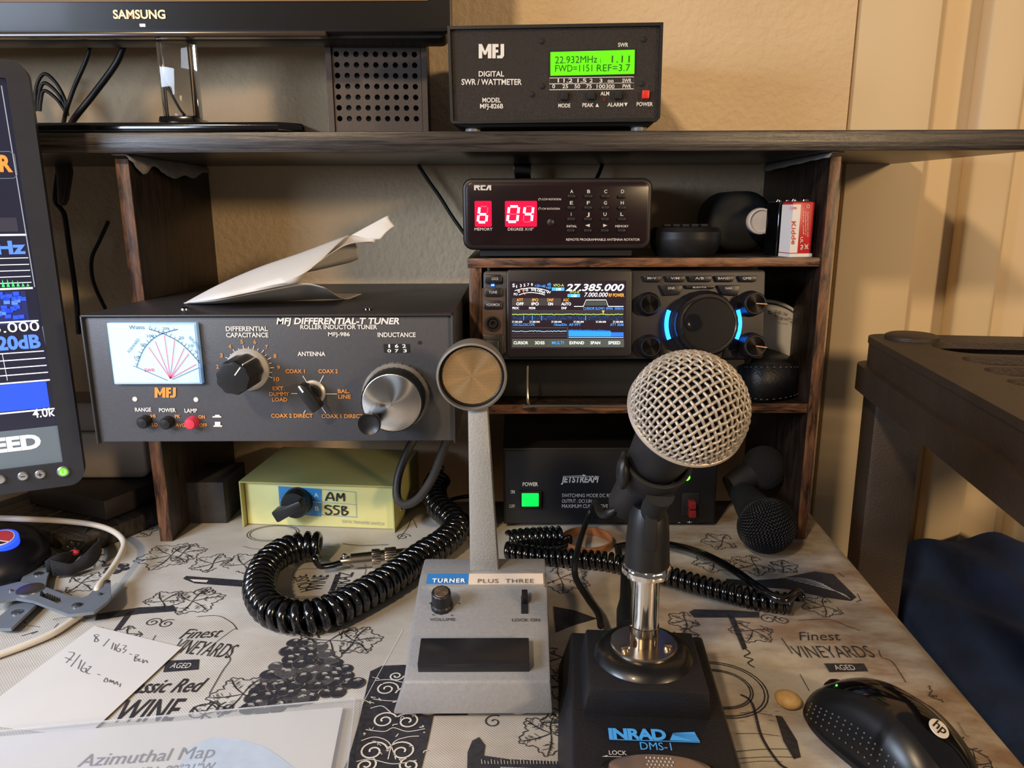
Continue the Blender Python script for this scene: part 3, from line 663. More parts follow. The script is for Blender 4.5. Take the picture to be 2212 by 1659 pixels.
# ------------------------------------------------------------------ antenna tuner
TY = .54
zt0 = lz1+0.0004
FT = Frame((P(580, 955, TY).x, TY, zt0))
tun = thing('antenna_tuner', 'wide charcoal antenna tuner with lit cross-needle meter and big silver crank knob', 'tuner', FT.M)
A = lambda x, y, o=0: FT.at(x, y, o)
M_tun = mat('charcoal_paint', '#46464a', 0.5, var=0.06, vscale=300, bump=0.1, bscale=900)
M_tcase = mat('charcoal_case', '#2f2d2e', 0.45, var=0.1)
x0, zt1 = A(176, 680); x1, _ = A(979, 683); _, zb_ = A(600, 956)
MB().box(x0, x1, 0.004, .235, zb_, zt1).build('case', M_tcase, tun, bevel=0.0012)
MB().box(x0+0.001, x1-0.001, 0.0, 0.005, zb_+0.001, zt1-0.002).build('front_panel', M_tun, tun, bevel=0.0008)
for sx in (x0, x1-0.0014): MB().box(sx, sx+0.0014, -0.003, 0.004, zb_, zt1).build('side_lip', M_tcase, tun, bevel=0.0004)
MB().box(x0, x1, -0.003, 0.004, zt1-0.0014, zt1).build('top_lip', M_tcase, tun, bevel=0.0004)
for fx, fy in ((x0+0.035, 0.03), (x1-0.035, 0.03), (x0+0.035, 0.2), (x1-0.035, 0.2)):
    MB().prismZ(rr(fx-0.012, fx+0.012, fy-0.007, fy+0.007, 0.003), min(0.0, zb_-0.005), zb_+0.001).build('foot', M_blk, tun, bevel=0.001)
for px in (400, 795):
    xx, yy = FT.top(px, 669, zt1); MB().lathe([(0.0036, zt1), (0.0034, zt1+0.0012), (0.0016, zt1+0.0018)], 14, Matrix.Translation((xx, yy, 0))).build('screw', M_chrome if px == 400 else M_blkg, tun)
# meter
mq = [A(242, 700), A(428, 701), A(440, 824), A(259, 824)]
mx0, mx1, mz0, mz1 = mq[3][0]-0.001, mq[2][0]-0.001, mq[3][1], mq[0][1]
MB().box(mx0-0.0015, mx1+0.0015, -0.004, 0.002, mz0-0.0015, mz1+0.0015).build('meter_frame', mat('clear_meter_rim', '#9fc3dc', 0.15, var=0.1, emit=0.25, ecol='#7fb8ff'), tun, bevel=0.001)
M_dial = mat('lit_dial', '#a9c4dc', 0.5, var=0.03, vscale=15, emit=0.95, ecol='#9ccaff')
dial = MB().box(mx0, mx1, -0.0046, -0.0038, mz0, mz1).build('meter_dial', M_dial, tun)
M_dk = mat('dial_ink', '#223044', 0.6); M_drd = mat('dial_red', '#d05468', 0.6, emit=0.1, ecol='#ff8090')
Ld = Letter(FT, dial, 0.0052)
c1 = (375, 822)
def arcpts(p): return [(v.x, v.y) for v in smooth([Vector((a_, b2, 0)) for a_, b2 in p], 8)]
arcL = arcpts([(295, 793), (306, 763), (322, 740), (345, 723), (384, 711)]); arcR = arcpts([(322, 711), (350, 720), (384, 737), (410, 760), (432, 785)])
Ld.line(arcL, 1.5, M_dk); Ld.line(arcR, 1.5, M_dk); Ld.line([(295, 793), (362, 822)], 1.2, M_dk); Ld.line([(430, 794), (372, 820)], 1.2, M_dk)
for pts, sg in ((arcL, 1), (arcR, -1)):
    for i in range(0, len(pts)-1, 2):
        a_, b2 = Vector(pts[i]), Vector(pts[i+1]); t_ = (b2-a_).normalized(); nn = Vector((t_.y, -t_.x)); Ld.line([tuple(a_), tuple(a_+nn*(5 if i % 4 else 8))], 1.1, M_dk)
for tx, ty in ((321, 750), (335, 737), (355, 725), (377, 735), (398, 752), (408, 764), (424, 787)): Ld.line([(tx, ty), (368, 818)], 1.7, M_drd)
for s_, px, py, h in (('Watts', 279, 711, 8), ('10', 291, 775, 6), ('50', 304, 748, 6), ('100', 318, 729, 6), ('200', 351, 712, 5), ('20', 387, 733, 6), ('10', 408, 750, 6), ('5', 421, 763, 6)):
    w_ = h*0.42*len(s_); Ld.t(s_, px, px+2*w_, py, h, M_dk, 0.0)
Ld.t('FORWARD', 280, 302, 763, 6, M_dk, 0.0, base2=734); Ld.t('REFLECTED', 407, 432, 730, 6, M_dk, 0.0, base2=757); Ld.t('SWR', 312, 335, 803, 7, M_drd, 0.02)
Ld.done('dial_markings')
# lettering
Lt = Letter(FT, tun, 0.0006)
Lt.t('MFJ DIFFERENTIAL-T TUNER', 597, 863, 700, 13, M_wht, 0.03, shear=0.2); Lt.t('ROLLER INDUCTOR TUNER', 649, 815, 711, 9, M_wht, 0.02); Lt.t('MFJ-986', 709, 756, 726, 8, M_wht, 0.02)
Lt.t('DIFFERENTIAL', 488, 579, 715, 9.5, M_wht, 0.02); Lt.t('CAPACITANCE', 489, 580, 728.5, 9.5, M_wht, 0.02); Lt.t('INDUCTANCE', 816, 898, 728, 9.5, M_wht, 0.02); Lt.t('ANTENNA', 643, 703, 769, 9, M_wht, 0.02)
mfj(Lt, 334, 380, 837, 859, M_org)
for s_, a_, b2, y in (('COAX 1', 617, 659, 806), ('COAX 2', 688, 730, 806), ('EXT.', 589, 615, 843), ('DUMMY', 582, 625, 855), ('LOAD', 588, 621, 867), ('BAL.', 730, 755, 849), ('LINE', 731, 758, 861), ('COAX 2 DIRECT', 586, 676, 902), ('COAX 1 DIRECT', 695, 785, 903)): Lt.t(s_, a_, b2, y, 8, M_org, 0.02)
for s_, a_, b2, y in (('RANGE', 292, 327, 889), ('POWER', 344, 380, 890), ('LAMP', 399, 426, 891)): Lt.t(s_, a_, b2, y, 8, M_wht, 0.02)
for s_, a_, b2, y in (('HI', 326, 336, 902), ('LO', 329, 341, 921), ('PK', 378, 390, 903), ('AVG', 380, 400, 922), ('ON', 429, 443, 904), ('OFF', 431, 448, 922)): Lt.t(s_, a_, b2, y, 7, M_org, 0.02)
Lt.poly([(459, 902), (459, 899), (464, 899), (465, 896), (474, 896), (475, 899), (478, 899), (478, 902)], M_wht); Lt.poly([(461, 922), (461, 919), (464, 919), (464, 911), (476, 911), (476, 919), (480, 919), (480, 922)], M_wht)
kc = (536, 797)
for i in range(10):
    a_ = math.radians(200-24.6*i); 
    px, py = kc[0]+66*math.cos(a_), kc[1]-60*math.sin(a_)
    s_ = str(i+1); Lt.t(s_, px-3*len(s_), px+3*len(s_), py+4, 8, M_org, 0.01)
for i in range(19):
    a_ = math.radians(200-12.3*i); Lt.line([(kc[0]+r_*math.cos(a_), kc[1]-r_*0.93*math.sin(a_)) for r_ in (47, 56 if i % 2 == 0 else 52)], 1.3, M_wht)
for p in (((654, 812), (665, 829)), ((699, 811), (690, 828)), ((629, 850), (642, 850)), ((704, 851), (728, 851)), ((660, 886), (656, 893)), ((695, 880), (704, 893))): Lt.line(p, 1.6, M_wht)
Lt.done()
xa, za = A(830, 761); xb_, zb2 = A(884, 743)
ctr = MB().box(xa, xb_, -0.0008, 0.0, za, zb2).build('turns_counter', M_blkm, tun)
Lc = Letter(FT, ctr, 0.0012)
for s_, px in (('1', 841), ('6', 857), ('2', 873)): Lc.t(s_, px-4, px+4, 751, 7, M_wht2, 0.02)
for s_, px in (('0', 841), ('7', 857), ('3', 875)): Lc.t(s_, px-4, px+4, 761, 6.5, M_wht2, 0.02)
Lc.done('counter_digits')
x, z = A(907, 740); MB().latheY(x, z, [(0.0014, 0), (0.0014, 0.0005)], 12).build('panel_hole', M_blkm, tun)
for px, py in ((292, 862), (424, 863)):
    x, z = A(px, py); MB().latheY(x, z, [(0.0019, 0), (0.0018, 0.0007), (0.001, 0.001)], 14).build('rivet', M_wht, tun)
for px, py, m in ((316, 909, M_blk), (365, 911, M_blk), (418, 911, mat('pink_red_button', '#d1354c', 0.4, var=0.05, emit=0.05))):
    x, z = A(px, py); MB().latheY(x, z, [(0.0048, 0), (0.0045, 0.006), (0.0036, 0.0075), (0.001, 0.008)], 20).build('push_button', m, tun)
# knobs
M_spun = mat('spun_aluminium', '#c9c6c2', 0.2, 1.0, var=0.02, aniso=0.95)
M_skirt = mat('satin_aluminium', '#cfc9be', 0.35, 0.45, var=0.04)
s_ = FT.sc(535, 797)
x, z = A(537, 797)
kn = MB().latheY(x, z, [(46*s_, 0.0), (46*s_, 0.003), (40*s_, 0.0055), (37*s_, 0.0055)], 48).build('capacitance_knob', M_skirt, tun)
MB().latheY(x, z, [(36.5*s_, 0.0045), (35.5*s_, 0.030), (33*s_, 0.0325), (28*s_, 0.0328)], 64, lobes=9, amp=0.035).build('grip', M_blk, kn)
MB().box(x-0.0004, x+0.0004, -0.0332, -0.0325, z+0.003, z+33*s_*0.9).xf(Matrix.Translation((x, 0, z)) @ Matrix.Rotation(math.radians(38), 4, 'Y') @ Matrix.Translation((-x, 0, -z))).build('pointer_line', M_wht, kn)
MB().box(x-0.0004, x+0.0004, -0.032, -0.006, z+34.5*s_, z+37*s_).xf(Matrix.Translation((x, 0, z)) @ Matrix.Rotation(math.radians(38), 4, 'Y') @ Matrix.Translation((-x, 0, -z))).build('pointer_line', M_wht, kn)
x, z = A(677, 847)
kn = MB().latheY(x, z, [(27*s_, 0.0), (27*s_, 0.0016), (23*s_, 0.0026)], 40).build('antenna_selector', M_skirt, tun)
MB().latheY(x, z, [(20*s_, 0.002), (19*s_, 0.008)], 32).build('hub', M_blk, kn)
rot30 = Matrix.Translation((x, 0, z)) @ Matrix.Rotation(math.radians(-32), 4, 'Y') @ Matrix.Translation((-x, 0, -z))
MB().prismY([(x-11*s_, z-34*s_), (x+11*s_, z-34*s_), (x+13*s_, z-5*s_), (x+11*s_, z+22*s_), (x+3*s_, z+31*s_), (x-3*s_, z+31*s_), (x-11*s_, z+22*s_), (x-13*s_, z-5*s_)], -0.0175, -0.006).xf(rot30).build('pointer_grip', M_blk, kn, bevel=0.0014)
MB().box(x-0.0006, x+0.0006, -0.0180, -0.0172, z+14*s_, z+30*s_).xf(rot30).build('pointer_line', M_wht2, kn)
x, z = A(857, 853)
kn = MB().latheY(x, z, [(73*s_, 0.0), (73*s_, 0.0055), (68*s_, 0.0075)], 64).build('inductance_knob', mat('graduated_skirt', '#a29a8e', 0.35, 0.5), tun)
tk = MB()
for i in range(28):
    a_ = 2*math.pi*i/28; c_, s2 = math.cos(a_), math.sin(a_); r0, r1 = 66*s_, 73.3*s_
    tk.add([(x+r1*c_-0.0003*s2, -0.0005, z+r1*s2+0.0003*c_), (x+r1*c_+0.0003*s2, -0.0005, z+r1*s2-0.0003*c_), (x+r1*c_+0.0003*s2, -0.0056, z+r1*s2-0.0003*c_), (x+r1*c_-0.0003*s2, -0.0056, z+r1*s2+0.0003*c_)], [(0, 1, 2, 3)])
tag(tk.build('graduations', M_blkm, kn, smooth=False), kind='stuff')
MB().latheY(x, z, [(66*s_, 0.006), (65*s_, 0.0225), (63.5*s_, 0.0235)], 72, lobes=36, amp=0.008).build('grip', M_blk, kn)
sp = MB().latheY(0, 0, [(61.5*s_, 0.0), (61.5*s_, 0.0008), (60*s_, 0.0011)], 72).build('spun_face', M_spun, kn); sp.location = (x, -0.0234, z)
fx, fz = A(803, 908, 0.027); MB().latheY(fx, fz, [(10*s_, 0.0235), (19*s_, 0.028), (24*s_, 0.036), (22*s_, 0.0385), (16*s_, 0.0370), (4*s_, 0.0362)], 32).build('finger_knob', M_blk, kn)
# ------------------------------------------------------------------ folded paper on the tuner
zt = zt0+zt1+0.0006
def T3(px, py, z=None, y=None): return G(px, py, z) if y is None else P(px, py, y)
nose = T3(399, 655, zt)
ridge = [nose]+[P(x, y, d) for x, y, d in ((470, 617, .59), (560, 578, .605), (650, 547, .615), (735, 515, .625), (757, 509, .63))]
mid = [nose]+[P(x, y, d) for x, y, d in ((462, 636, .566), (540, 617, .565), (600, 600, .563), (648, 588, .562), (690, 566, .575))]
crease = [nose]+[P(x, y, d) for x, y, d in ((460, 648, .562), (530, 634, .560), (590, 622, .560), (642, 612, .561), (645, 600, .562))]
rear = [nose]+[P(x, y, d) for x, y, d in ((475, 630, .612), (565, 605, .63), (655, 590, .64), (745, 570, .65), (775, 560, .65))]
def patch(rows):
    rs = [smooth(r, 5) for r in rows]; n = len(rs[0]); cols = [smooth([r[i] for r in rs], 4) for i in range(n)]
    m = len(cols[0]); vs = [p for c in cols for p in c]; fs = [(i*m+k, i*m+k+1, (i+1)*m+k+1, (i+1)*m+k) for i in range(n-1) for k in range(m-1)]
    return MB().add(vs, fs)
paper = thing('folded_paper', 'white sheet folded like a crumpled paper plane on top of the tuner', 'paper', (nose.x, nose.y, zt))
def pp(mb, nm):
    mb.xf(Matrix.Translation((-nose.x, -nose.y, -zt))); o = mb.build(nm, M_paper, paper, ang=50); s2 = o.modifiers.new('t', 'SOLIDIFY'); s2.thickness = 0.0004; return o
pp(patch([rear, ridge, mid, crease]), 'upper_fold')
bot = [nose]+[G(x, y, zt) for x, y in ((470, 655), (540, 652), (610, 650), (680, 648), (745, 646))]
cr2 = [nose+Vector((0, 0, 0.0004))]+[P(x, y, d) for x, y, d in ((460, 649, .563), (530, 636, .562), (600, 622, .562), (660, 612, .563), (702, 621, .567))]
pp(patch([cr2, [(a_+b2)/2+Vector((0, -0.0012, 0)) for a_, b2 in zip(cr2, bot)], bot]), 'lower_fold')
flr = [G(x, y, zt+0.0003) for x, y in ((399, 655), (480, 653), (560, 651), (640, 649), (700, 648), (755, 645))]
bk = [nose]+[P(x, y, d) for x, y, d in ((480, 645, .61), (560, 636, .63), (650, 630, .645), (720, 632, .65), (782, 634, .65))]
pp(patch([flr, [(a_*0.5+b2*0.5) for a_, b2 in zip(flr, bk)], bk]), 'floor_fold')
fin = [[P(757, 509, .63), P(785, 516, .628), P(822, 517, .627)], [P(795, 488, .632), P(815, 490, .63), P(836, 500, .628)], [P(838, 465, .635), P(842, 475, .633), P(853, 488, .632)]]
pp(patch(fin), 'tail_fin')
tw = [[P(690, 566, .575), P(720, 545, .59), P(757, 527, .61), P(805, 522, .625)], [P(735, 515, .625), P(745, 512, .627), P(757, 509, .63), P(812, 516, .628)]]
pp(patch([tw[0], [(a_+b2)/2+Vector((0, 0, -0.002)) for a_, b2 in zip(*tw)], tw[1]]), 'curled_edge')
inn = [[P(648, 588, .64), P(648, 612, .645), P(690, 630, .648)], [P(700, 560, .64), P(720, 590, .65), P(750, 636, .65)], [P(775, 528, .64), P(772, 570, .652), P(783, 634, .65)]]
# ------------------------------------------------------------------ data switch box
g0, g1 = G(530, 1128), G(852, 1149)
yw = math.degrees(math.atan2(g1.y-g0.y, g1.x-g0.x))
FD = Frame(tuple((g0+g1)/2+Vector((0, 0, 0.0005))), 0, yw*0.6)
sw = thing('data_switch', 'pale green metal switch box with hand-lettered AM and SSB under the tuner', 'switch box', FD.M)
M_grn = mat('pale_green_paint', '#a9a567', 0.45, var=0.04, vscale=20); M_grn2 = mat('cream_green_paint', '#d3cf8d', 0.4, var=0.03, vscale=20)
A = lambda x, y, o=0: FD.at(x, y, o)
x0, zz1 = A(522, 1028); x1, zz1b = A(853, 1051); zz1 = (zz1+zz1b)/2
MB().box(x0+0.002, x1-0.002, 0.0, 0.006, 0.0, zz1-0.0025).build('front_panel', M_grn2, sw, bevel=0.0008)
cv = [(x0, 0), (x0, zz1), (x1, zz1), (x1, 0), (x1-0.0012, 0), (x1-0.0012, zz1-0.0012), (x0+0.0012, zz1-0.0012), (x0+0.0012, 0)]
mbc = MB(); n = len(cv); mbc.add([(a_, -0.007, b2) for a_, b2 in cv]+[(a_, 0.10, b2) for a_, b2 in cv], [(i, i+n, (i+1) % n+n, (i+1) % n) for i in range(n)]+[(0, 1, 6, 7), (1, 2, 5, 6), (2, 3, 4, 5), (7+n, 6+n, 1+n, n), (6+n, 5+n, 2+n, 1+n), (5+n, 4+n, 3+n, 2+n)])
mbc.build('cover', M_grn, sw)
MB().box(x0+0.003, x1-0.003, 0.006, 0.099, 0.0003, 0.0015).build('base_plate', M_grn, sw)
M_bl = mat('blue_print', '#2f7fb5', 0.4, var=0.03)
Lt = Letter(FD, sw, 0.0006)
Lt.poly([(601, 1050), (693, 1056), (693, 1116), (605, 1108)], M_bl)
Lt.off = 0.0009
M_blth = mat('blue_rule', '#4a86a8', 0.5)
Lt.line([(693, 1057), (768, 1063), (770, 1117), (694, 1112)], 1.5, M_blth, closed=True); Lt.line([(605, 1080), (769, 1090)], 1.4, M_wht); Lt.line([(694, 1085), (769, 1090)], 1.4, M_blth)
Lt.t('A', 679, 688, 1074, 9, M_wht, 0.0); Lt.t('B', 681, 689, 1103, 9, M_wht, 0.0)
Lt.t('DATA TRANSFER SWITCH', 739, 829, 1129, 6, mat('grey_green_print', '#8d9488', 0.6), 0.0, base2=1135)
M_mk = mat('marker_ink', '#15181a', 0.5)
for st in ([(703, 1082), (707, 1072), (713, 1064), (718, 1072), (721, 1082)], [(705, 1076), (721, 1076)], [(727, 1083), (729, 1066), (735, 1076), (742, 1066), (743, 1083)],
           [(716, 1094), (707, 1092), (702, 1097), (712, 1101), (716, 1107), (708, 1112), (702, 1107)], [(702, 1098), (703, 1092)], [(733, 1094), (723, 1093), (721, 1098), (731, 1103), (729, 1110), (720, 1111)], [(738, 1094), (739, 1112)], [(738, 1094), (748, 1096), (742, 1102), (751, 1106), (746, 1112), (739, 1112)]):
    Lt.line([(v.x, v.y) for v in smooth([Vector((a_, b2, 0)) for a_, b2 in st], 6)], 3.2, M_mk)
Lt.done()
x, z = A(645, 1082); s_ = FD.sc(640, 1080)
kn = MB().latheY(x, z, [(31*s_, 0.0), (30*s_, 0.010), (27*s_, 0.0125)], 36).build('rotary_knob', M_blk, sw)
R2 = Matrix.Translation((x, 0, z)) @ Matrix.Rotation(math.radians(62), 4, 'Y') @ Matrix.Translation((-x, 0, -z))
MB().prismY([(x-13*s_, z-38*s_), (x+13*s_, z-38*s_), (x+9*s_, z+30*s_), (x-9*s_, z+30*s_)], -0.024, -0.009).xf(R2).build('pointer_grip', M_blk, kn, bevel=0.002)
for dy in (0.02, 0.07): MB().lathe([(0.002, 0), (0.0018, 0.001)], 10, Matrix.Translation((x1, dy, 0.012)) @ Matrix.Rotation(math.pi/2, 4, 'Y')).build('screw', M_chrome, sw)
# ------------------------------------------------------------------ wood block behind the left upright
bA = G(385, 1150); 
blk = MB().box(0, 0.047, 0, 0.06, 0, 0.042).build('wood_block', mat('dark_stained_block', '#2c2a2b', 0.6, var=0.3, vscale=40, bump=0.3, bscale=200), bevel=0.001)
blk.location = (P(388, 1150, .672).x, .672, 0.0005); tag(blk, 'dark stained wood block on the cloth beside the pale green switch box', 'block')
# ------------------------------------------------------------------ transceiver
FY = Frame(tuple(P(1350, 778, .618)), 8, 0)
yt = thing('transceiver', 'black radio transceiver with colour screen and blue-lit tuning dial on the shelf', 'radio', FY.M)
A = lambda x, y, o=0: FY.at(x, y, o)
M_rad = mat('radio_black', '#141318', 0.38, var=0.15); M_radp = mat('radio_panel', '#17151c', 0.45, var=0.15)
x0, z0 = A(1040, 777); x1, z1 = A(1654, 583)
MB().prismY(rr(x0+0.002, x1, z0, z1, 0.003), 0.0, 0.006).build('front_panel', M_radp, yt, bevel=0.0012)
MB().box(x0+0.005, x1-0.004, 0.006, .150, z0+0.002, z1-0.001).build('chassis', M_blkm, yt, bevel=0.001)
bx0_, bz0 = A(1095, 771); bx1_, bz1 = A(1364, 582)
MB().prismY(rr(bx0_, bx1_, bz0, bz1, 0.003), -0.006, 0.001).build('display_bezel', M_rad, yt, bevel=0.0012, seg=3)
sx0, sz0 = A(1105, 751, 0.0065); sx1, sz1 = A(1350, 609, 0.0065)
M_ys = mat('transceiver_screen', '#171018', 0.2, var=0.1, emit=0.10, ecol='#8a6a78')
scr = MB().box(sx0-0.001, sx1+0.001, -0.0066, -0.0055, sz0-0.001, sz1+0.001).build('screen', M_ys, yt)
def em(n, c, e=1.0): return mat(n, c, 0.5, var=0.0, emit=e, ecol=c)
E_w = em('px_white', '#f2fbff', 1.2); E_b = em('px_blue', '#3f9cff', 1.1); E_o = em('px_orange', '#ffb040', 1.0); E_g = em('px_grey', '#64686c', 0.45); E_db = em('px_deep_blue', '#1c6fe8', 0.8); E_gl = em('px_green', '#b8e070', 0.8); E_nv = em('px_navy', '#0c1a3a', 0.5); E_r = em('px_red', '#ff6a3c', 1.0); E_tan = em('px_shade', '#3a3234', 0.35)
L = Letter(FY, scr, 0.0070)
L.poly([(1106, 644), (1212, 644), (1212, 660), (1106, 660)], E_tan); L.poly([(1106, 732), (1348, 732), (1348, 750), (1106, 750)], em('px_bar', '#46504c', 0.5))
L.poly([(1192, 621), (1219, 621), (1219, 628), (1192, 628)], E_b); L.poly([(1226, 635), (1253, 635), (1253, 642), (1226, 642)], E_b)
L.poly([(1106, 681), (1347, 681), (1347, 692), (1106, 692)], E_nv); L.poly([(1228, 714), (1320, 716), (1320, 727), (1228, 727)], em('px_fft', '#1f8fe8', 0.9)); L.poly([(1320, 718), (1347, 718), (1347, 727), (1320, 727)], E_db)
L.off = 0.0073
L.t('27.385.000', 1222, 1348, 628, 14, E_w, 0.02, shear=0.25); L.t('7.000.000', 1262, 1313, 641, 9, E_w, 0.0, shear=0.25); L.t('RF POWER', 1315, 1348, 641, 7, E_o, 0.01)
L.t('VFO-A', 1195, 1218, 619, 5.5, E_gl, 0.0); L.t('VFO-B', 1230, 1251, 633.5, 5.5, E_gl, 0.0); L.t('LSB', 1202, 1212, 627.5, 5, E_w, 0.0); L.t('LSB', 1235, 1246, 641.5, 5, E_w, 0.0)
L.t('S', 1107, 1112, 620, 7, E_w); 
for s_, px, py in (('1', 1116, 622), ('3', 1125, 620), ('5', 1133, 619), ('7', 1141, 618), ('9', 1149, 618)): L.t(s_, px-1.8, px+1.8, py, 6, E_w, 0.0)
for s_, px, py in (('+20', 1155, 620), ('+40', 1167, 621), ('+60', 1179, 624)): L.t(s_, px, px+11, py, 5.5, E_b, 0.0)
L.t('dB', 1182, 1190, 617, 5.5, E_b, 0.0)
L.line(arcpts([(1112, 628), (1128, 624), (1148, 622), (1168, 624), (1186, 629)]), 1.2, E_w); L.line(arcpts([(1121, 637), (1135, 633), (1150, 632), (1165, 634), (1177, 637)]), 1.2, E_w); L.line([(1126, 622), (1134, 637)], 1.1, E_r)
L.t('PO', 1110, 1118, 638, 5, E_w, 0.0)
for s_, px, py in (('0', 1121, 632), ('10', 1136, 629), ('50', 1152, 628), ('100', 1164, 630), ('150 W', 1178, 634)): L.t(s_, px-2.4*len(s_), px+2.4*len(s_), py, 5, E_w, 0.0)
for s_, s2, px in (('ATT', 'OFF', 1123), ('IPO', 'IPO', 1156), ('DNF', 'ON', 1189), ('AGC', 'AUTO', 1223)):
    L.t(s_, px-6.5, px+6.5, 651, 6, E_o, 0.0); L.t(s2, px-2.6*len(s2), px+2.6*len(s2), 659.5, 6, E_w, 0.01)
L.t('PROC', 1107, 1121, 668, 5, E_w, 0.0); L.t('MONI', 1143, 1156, 668, 5, E_w, 0.0); L.t('DNF', 1213, 1224, 668, 5, E_w, 0.0)
L.t('CURSOR SLOW1 SPAN  500kHz', 1260, 1347, 669, 5.5, E_b, 0.0)
L.poly([(1263, 660), (1267, 650), (1307, 650), (1312, 660)], em('px_filter', '#3c4640', 0.5)); L.line([(1240, 662), (1260, 662), (1266, 648), (1309, 648), (1314, 662), (1347, 662)], 1.2, E_w)
L.off = 0.0075
random.seed(3)
for y in (671, 674, 677): L.line([(1106, y), (1347, y-0.5)], 0.5, E_g)
L.line([(1106+2.4*i, 680-random.random()*1.6) for i in range(101)], 1.3, E_gl)
for px in (1131, 1150, 1170, 1265): L.line([(px, 681), (px, 692)], 1.2, E_b)
for i in range(90): 
    px, py = 1108+random.random()*237, 682+random.random()*9; L.line([(px, py), (px+1.5, py)], 0.8, E_db)
L.poly([(1300, 671), (1306, 671), (1303, 678)], E_o); L.line([(1303, 670), (1303, 679)], 1.0, E_r)
for px in (1106, 1144, 1191, 1239, 1287, 1324): L.t('27.385.000', px, px+22, 697, 3.6, E_w, 0.0)
L.t('OSCILLOSCOPE', 1108, 1155, 704, 5.5, E_b, 0.0); L.t('10ms/Div', 1197, 1225, 704, 5.5, E_b, 0.0); L.t('AF-FFT', 1229, 1255, 704, 5.5, E_b, 0.0); L.t('ATT 20dB', 1318, 1347, 704, 5.5, E_b, 0.0)
for y in (708, 721, 726): L.line([(1106, y), (1224, y)], 0.6, E_g)
L.line([(1106+2.0*i, 715.5+random.uniform(-1, 1)) for i in range(60)], 1.2, em('px_trace', '#8fd8ff', 1.0))
L.line([(1226, 706), (1226, 731)], 0.7, E_g); L.line([(1228, 729), (1347, 729)], 0.6, E_w)
L.line([(1228+2.0*i, 713+random.uniform(-1, 1)+0.04*i) for i in range(46)], 1.6, E_db)
for s_, px, m in (('CURSOR', 1125, E_w), ('3DSS', 1166, E_w), ('MULTI', 1205, E_b), ('EXPAND', 1246, E_w), ('SPAN', 1286, E_w), ('SPEED', 1327, E_w)): L.t(s_, px-2.6*len(s_), px+2.6*len(s_), 743.5, 6, m, 0.01)
L.done('screen_readout')
M_rl = mat('radio_legend', '#b9b4b4', 0.6, var=0.03); M_rd = mat('faint_legend', '#6e6868', 0.5)
L = Letter(FY, yt, 0.0006)
L.off = 0.0066; L.t('YAESU', 1110, 1172, 592, 6.5, M_rd, 0.03, shear=0.2); L.t('HF/50MHz TRANSCEIVER', 1221, 1305, 591, 4, M_rd, 0.0, shear=0.2); L.t('FT-710', 1310, 1353, 591, 6.5, M_rd, 0.01, shear=0.2)
L.off = 0.0006
for s_, a_, b2, y, h in (('FUNC', 1386, 1405, 628, 6), ('RF GAIN/SQL', 1605, 1647, 627, 6), ('STEP/MCH', 1377, 1413, 705, 6), ('DSP', 1388, 1402, 713, 5), ('AF GAIN', 1611, 1640, 714, 6), ('DSP', 1431, 1445, 762, 6), ('RESET', 1429, 1451, 768, 5.5), ('FINE', 1573, 1588, 763, 6), ('/FAST', 1568, 1588, 770, 6), ('PHONES', 1052, 1082, 678, 6)): L.t(s_, a_, b2, y, h, M_rl, 0.01)
L.line([(1383, 707), (1407, 707), (1407, 715), (1383, 715)], 1.0, M_rl, closed=True)
L.line([(1047+3*math.cos(t_), 676-4*math.sin(t_)) for t_ in [math.radians(i*30) for i in range(7)]], 0.9, M_rd)
def key(poly, nm='button', off=0.003, m=None, txt=None, tx=None, h=5.0, lift=0.0):
    q = [A(a_, b2) for a_, b2 in poly]; o = MB().prismY(q, -off, 0.001).build(nm, m or M_rad, yt, bevel=0.0006)
    if txt:
        l2 = Letter(FY, o, off+0.0005); l2.t(txt, tx[0], tx[1], tx[2], h, M_rl, 0.01); l2.done('key_legend')
def rpx(x0, x1, y0, y1, r=4): return [(a_, b2) for a_, b2 in rr(x0, x1, y0, y1, r, 3)]
M_side = mat('gunmetal_strip', '#5d4c44', 0.4, 0.4, var=0.08)
sp0, sq0 = A(1040, 762); sp1, sq1 = A(1092, 622)
MB().prismY(rr(sp0+0.001, sp1, sq0, sq1, 0.001), -0.001, 0.001).build('left_strip', M_side, yt)
key(rpx(1047, 1084, 593, 612, 5), txt='LOCK', tx=(1062, 1077, 605), h=5.5); key(rpx(1047, 1085, 622, 641, 5), txt='TUNE', tx=(1056, 1074, 634), h=5.5); key(rpx(1045, 1085, 649, 668, 5), txt='VOX/MOX', tx=(1050, 1080, 661), h=5.5)
a_, b2 = A(1061, 618, .001), A(1068, 614, .001); MB().box(a_[0], b2[0], -0.002, 0.0, a_[1], b2[1]).build('blue_led', em('led_blue', '#3a78ff', 6.0), yt)
x, z = A(1065, 699); s_ = FY.sc(1065, 699)
MB().latheY(x, z, [(16*s_, 0.001), (16*s_, 0.003), (12*s_, 0.003), (11*s_, 0.001), (9*s_, 0.001), (9*s_, 0.0032), (5*s_, 0.0032), (4.5*s_, 0.001)], 32).build('phones_jack', M_rad, yt)
key(rpx(1043, 1088, 722, 768, 5), 'mic_socket', 0.0025); key(rpx(1052, 1078, 734, 764, 2), 'mic_plug', 0.012)
for a_, b2, s_ in ((1388, 1428, 'M>V'), (1436, 1480, 'V/M'), (1485, 1537, 'A/B'), (1542, 1585, 'BAND'), (1593, 1634, 'QMB')):
    m_ = (a_+b2)/2; w_ = 3.1*len(s_); key([(a_, 596), (b2, 596), (b2-4, 609), (a_+5, 609)], txt=s_, tx=(m_-w_, m_+w_, 603.5), h=5)
